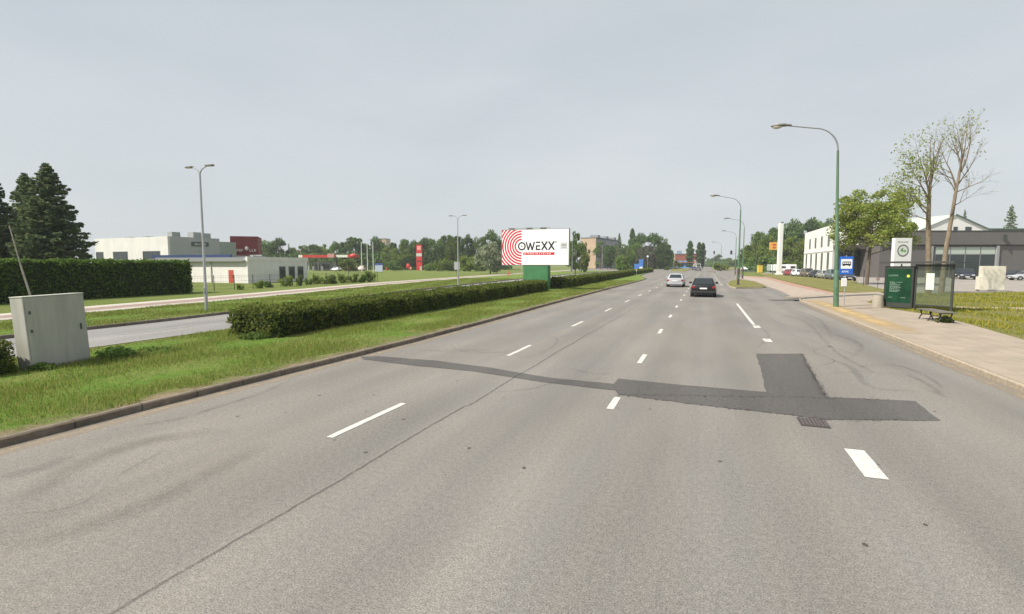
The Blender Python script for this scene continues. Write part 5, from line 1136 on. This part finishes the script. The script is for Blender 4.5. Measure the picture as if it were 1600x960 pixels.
# dark undergrowth of the far wood
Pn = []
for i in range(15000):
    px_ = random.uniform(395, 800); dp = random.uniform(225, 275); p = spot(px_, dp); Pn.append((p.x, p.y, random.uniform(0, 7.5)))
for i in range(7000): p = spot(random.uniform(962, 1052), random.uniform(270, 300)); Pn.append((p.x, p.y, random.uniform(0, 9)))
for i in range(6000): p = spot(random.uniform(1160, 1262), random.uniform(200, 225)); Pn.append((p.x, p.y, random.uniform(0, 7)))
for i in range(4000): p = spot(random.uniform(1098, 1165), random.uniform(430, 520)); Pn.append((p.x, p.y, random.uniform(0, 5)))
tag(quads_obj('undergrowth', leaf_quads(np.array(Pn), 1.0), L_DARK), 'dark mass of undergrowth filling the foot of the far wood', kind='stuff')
GB = 'trees round the apartment block'
for k, px_, dp, yt, wp, lb in [('loose', 899, 115, 354, 22, 'tall loose tree right behind the billboard edge'), ('loose', 913, 160, 374, 16, 'thin reddish tree before the tan wall'), ('tall', 893, 150, 372, 24, 'dark tree between billboard and tan wall'), ('bush', 912, 150, 395, 16, 'dark shrub at the foot of the tan wall'),
      ('loose', 938, 250, 372, 20, 'loose tree against the dark apartment facade'), ('tall', 949, 245, 385, 14, 'slim tree in the middle of the dark facade'), ('farspruce', 967, 240, 364, 22, 'pointed conifer at the right end of the apartment block'), ('poplar', 987, 290, 358, 12, 'narrow poplar left of the big dark crown mass'),
      ('round2', 1000, 262, 366, 36, 'left tree of the big dark crown mass'), ('round2', 1022, 255, 366, 44, 'broad central tree of the big dark crown mass'), ('tall', 1038, 250, 378, 26, 'right tree of the big dark crown mass with a sloping edge'), ('round', 985, 245, 378, 34, 'tree filling left below the poplar'),
      ('greyish', 1002, 205, 384, 16, 'grey bare looking tree in front of the dark mass, left'), ('greyish', 1016, 205, 381, 18, 'grey bare looking tree in front of the dark mass, right'), ('darkbush', 976, 148, 391, 26, 'large round shrub left of the blue boards'), ('tall', 955, 260, 380, 24, 'tree against the right part of the apartment facade')]:
    plant(k, px_, dp, yt, wp, lb, GB)
plant('poplar', 1077.5, 300, 377, 13, 'left poplar at the end of the street', 'poplars at the end of the street')
plant('poplar', 1091.5, 300, 379, 11, 'middle poplar at the end of the street', 'poplars at the end of the street')
plant('poplar', 1097.5, 302, 380, 11, 'right poplar at the end of the street', 'poplars at the end of the street')
for k, px_, dp, yt, wp, lb in [('round', 1112, 520, 402, 14, 'faint far tree left at the end of the road'), ('round2', 1122, 480, 398, 16, 'faint far tree in the middle at the end of the road'), ('round', 1136, 460, 402, 16, 'faint far tree right at the end of the road'), ('round', 1148, 420, 404, 18, 'faint far tree behind the fourth lamp post')]: plant(k, px_, dp, yt, wp, lb, 'trees at the end of the road')
plant('bush', 1127, 190, 411, 25, 'round clipped bush on the small island in the road'); plant('darkbush', 1042, 210, 416, 9, 'very low dark bush on the left far island')
plant('bush', 1058, 280, 406, 10, 'small shrub by the white waiting car')
GR = 'trees of the right-hand rise'
for k, px_, dp, yt, wp, lb in [('round', 1168, 205, 384, 26, 'leftmost and lowest tree of the right-hand rise'), ('lobed', 1178, 190, 378, 30, 'light green tree second from the left of the rise'), ('round', 1190, 210, 358, 40, 'tree above the yellow sign'), ('lobed', 1205, 180, 368, 40, 'light leafy tree directly behind the yellow sign'),
      ('round', 1217, 215, 351, 40, 'tree whose top meets the white pylon top'), ('round2', 1238, 215, 345, 44, 'dark tree right of the white pylon top'), ('lobed', 1243, 180, 366, 44, 'lighter tree right of the pylon shaft'), ('round2', 1262, 220, 343, 40, 'broad dark tree in the middle of the rise'), ('round', 1279, 225, 338, 34, 'highest tree of the rise behind the white showroom'), ('round2', 1292, 228, 344, 34, 'rightmost tree sinking behind the white showroom roof'),
      ('lobed', 1258, 176, 385, 30, 'low pale tree at the left wall of the white showroom'), ('round2', 1227, 196, 385, 50, 'tree filling below the dark crowns right of the pylon')]:
    plant(k, px_, dp, yt, wp, lb, GR)
for px_, dp, yt, wp, k, lb in ((1182, 165, 393, 34, 'darkbush', 'rounded dark shrub behind the yellow bin'), (1201, 162, 396, 28, 'darkbush', 'dark shrub under the yellow sign'), (1166, 172, 398, 18, 'darkbush', 'shrub by the third lamp post'), (1230, 155, 404, 26, 'bush', 'shrub between the pylon and the white showroom'), (1246, 158, 402, 16, 'darkbush', 'shrub at the corner of the white showroom')):
    plant(k, px_, dp, yt, wp, lb, 'shrubs at the foot of the rise')
plant('farspruce', 1573, 150, 321, 46, 'pointed blue-green spruce behind the grey showroom at the right')
plant('farspruce', 1501, 160, 328, 20, 'small spruce top peeking behind the gable peak')
plant('farspruce', 1602, 150, 345, 14, 'spruce cut by the right edge of the picture')
plant('round', 1468, 170, 333, 24, 'green treetop peeking left of the gable peak')

# roadside maple and the two half bare trees, built branch by branch
def grow(mb, p, d, L, r, lvl, tips, spread=.5, up=.15, kids=3, seg=4, mi=0):
    pts = [p]; rad = [r]; q = p.copy(); dd = d.copy()
    for i in range(seg):
        dd = (dd+Vector((random.uniform(-1, 1), random.uniform(-1, 1), random.uniform(-.4, 1)*up*2))*.13).normalized(); q = q+dd*L/seg; pts.append(q.copy()); rad.append(r*(1-.6*(i+1)/seg))
    mb.tube(pts, rad, 7 if r > .05 else 4 if r > .015 else 3, mi, caps=False)
    if lvl == 0: tips.append((pts[-1], dd)); tips.append((pts[-2], dd)); return
    for k in range(kids):
        f = random.uniform(.3, 1); i = min(seg-1, int(f*seg)); pp = pts[i].lerp(pts[i+1], f*seg-i); a = random.uniform(0, 6.28)
        t = dd.orthogonal().normalized(); t = Matrix.Rotation(a, 3, dd) @ t; nd = (dd+t*random.uniform(.5, 1.2)*spread*1.6+Vector((0, 0, up))).normalized()
        grow(mb, pp, nd, L*random.uniform(.5, .75), max(rad[i]*.6, .006), lvl-1, tips, spread, up, kids, seg)
    grow(mb, pts[-1], dd, L*.6, rad[-1], lvl-1, tips, spread, up, kids, seg)
def big_tree(name, label, base, trunk, limbs_, leafsel, nleaf, lr, leafsize, m, tm, lvl=2, kids=3):
    root = thing(name, label, 'tree', tuple(base)); mb = MB(); tips = []
    mb.tube([Vector(t[0]) for t in trunk], [t[1] for t in trunk], 10)
    for (fr, d, L, r) in limbs_: grow(mb, Vector(fr), Vector(d).normalized(), L, r, lvl, tips, kids=kids)
    mb.build('trunk', tm, root, smooth=True)
    pts = [t[0] for t in tips if leafsel(t[0])]
    if pts:
        A = np.array([tuple(p) for p in pts]); idx = rng.integers(0, len(A), nleaf); P = A[idx]+rng.normal(size=(nleaf, 3))*lr
        quads_obj('crown', leaf_quads(P, leafsize), m, root)
    return root
RV = Vector((math.cos(YAW), math.sin(YAW), 0)); FV = Vector((-math.sin(YAW), math.cos(YAW), 0))
def loc_(r_, z, f_=0): return RV*r_+FV*f_+Vector((0, 0, z))
# maple: depth 62
dp = 62; p = spot(1354, dp); s_ = dp/800
root = thing('maple_tree', 'broad leafy maple between the bus stop sign and the dealer pylon', 'tree', (p.x, p.y, .0))
mb = MB(); tips = []; trk = [(loc_(0, 0), .22), (loc_(.1, 3), .19), (loc_(.2, 5), .15), (loc_(.35, 8.5), .08)]
mb.tube([t[0] for t in trk], [t[1] for t in trk], 10)
for i in range(13):
    a = i*2.4; z = 3.6+i*.33; grow(mb, loc_(.15, z), Vector((math.cos(a), math.sin(a), .35+.03*i)), 2.5*(1-.02*i), .07, 2, tips, kids=3)
mb.build('trunk', M_BARK, root, smooth=True)
A = np.array([tuple(t[0]) for t in tips]); A = A[A[:, 2] < 11.6]
c0 = np.array(tuple(loc_(.6, 7.9))); 
idx = rng.integers(0, len(A), 9000); P = A[idx]+rng.normal(size=(9000, 3))*.30
P2_ = crown_points(4.4, 4.4, 4.1, 8500, 50, .95, low=-.8)+c0
keep = P2_[:, 2] > 3.2
P = np.concatenate([P, P2_[keep]])
quads_obj('crown', leaf_quads(P, .24), L_MAPLE, root)
# tree A
loc_ = lambda r_, z, f_=0: RV*(r_-.055*z)+FV*f_+Vector((0, 0, z))
dp = 42.6; s_ = dp/800; p = spot(1450, dp)
hz = lambda y: CAM_H+(413-y)*s_; hx = lambda x, x0=1450: (x-x0)*s_
big_tree('half_bare_tree', 'half bare tree with leaves only on its left side behind the bus shelter', p,
    [(loc_(0, 0), .24), (loc_(0, hz(400)), .20), (loc_(-.05, hz(340)), .17), (loc_(0, hz(305)), .13), (loc_(hx(1453), hz(270)), .07), (loc_(hx(1450), hz(245)), .035), (loc_(hx(1452), hz(215)), .008)],
    [(loc_(0, hz(340)), (loc_(-1.0, .9)), 1.55, .07), (loc_(0, hz(330)), loc_(-.8, .9, .3), 1.90, .08), (loc_(0, hz(315)), loc_(-.6, 1), 2.14, .08), (loc_(0, hz(305)), loc_(-.25, 1), 2.50, .08), (loc_(0, hz(300)), loc_(.15, 1), 2.62, .08), (loc_(.05, hz(290)), loc_(.35, 1), 2.14, .06), (loc_(0, hz(310)), loc_(-.5, .6, -.6), 1.78, .06), (loc_(0, hz(345)), loc_(-1, .35, .3), 1.19, .05)],
    lambda q_: q_.dot(RV) < -1.25 or (q_.dot(RV) < -.6 and random.random() < .25), 2300, .22, .14, L_MAPLE, M_BARKLIGHT, 3, 3)
p = spot(1470, 41.8)
hx = lambda x: (x-1470)*s_
big_tree('half_bare_tree', 'taller almost bare tree leaning right with thin spreading twigs', p,
    [(loc_(0, 0), .21), (loc_(hx(1477), hz(390)), .17), (loc_(hx(1485), hz(340)), .14), (loc_(hx(1491), hz(300)), .11), (loc_(hx(1497), hz(270)), .07), (loc_(hx(1499), hz(235)), .03), (loc_(hx(1503), hz(210)), .008)],
    [(loc_(hx(1491), hz(300)), loc_(-.25, 1), 2.38, .08), (loc_(hx(1493), hz(290)), loc_(.05, 1), 2.74, .09), (loc_(hx(1497), hz(275)), loc_(.3, 1), 2.27, .07), (loc_(hx(1492), hz(295)), loc_(.7, .8), 2.02, .06), (loc_(hx(1490), hz(305)), loc_(1.0, .5), 1.78, .05), (loc_(hx(1487), hz(325)), loc_(1.0, .45, .2), 1.66, .045), (loc_(hx(1498), hz(265)), loc_(-.1, 1, .2), 2.02, .06), (loc_(hx(1490), hz(305)), loc_(-.45, 1), 1.90, .05)],
    lambda q_: q_.dot(RV) < 2.2 and q_.z > 9 and random.random() < .3, 420, .15, .14, L_MAPLE, M_BARKLIGHT, 3, 3)

# remove unused prototypes
for k, (r, h, rx) in PROTO.items():
    if k not in USED:
        for ch in list(r.children): bpy.data.objects.remove(ch)
        bpy.data.objects.remove(r)
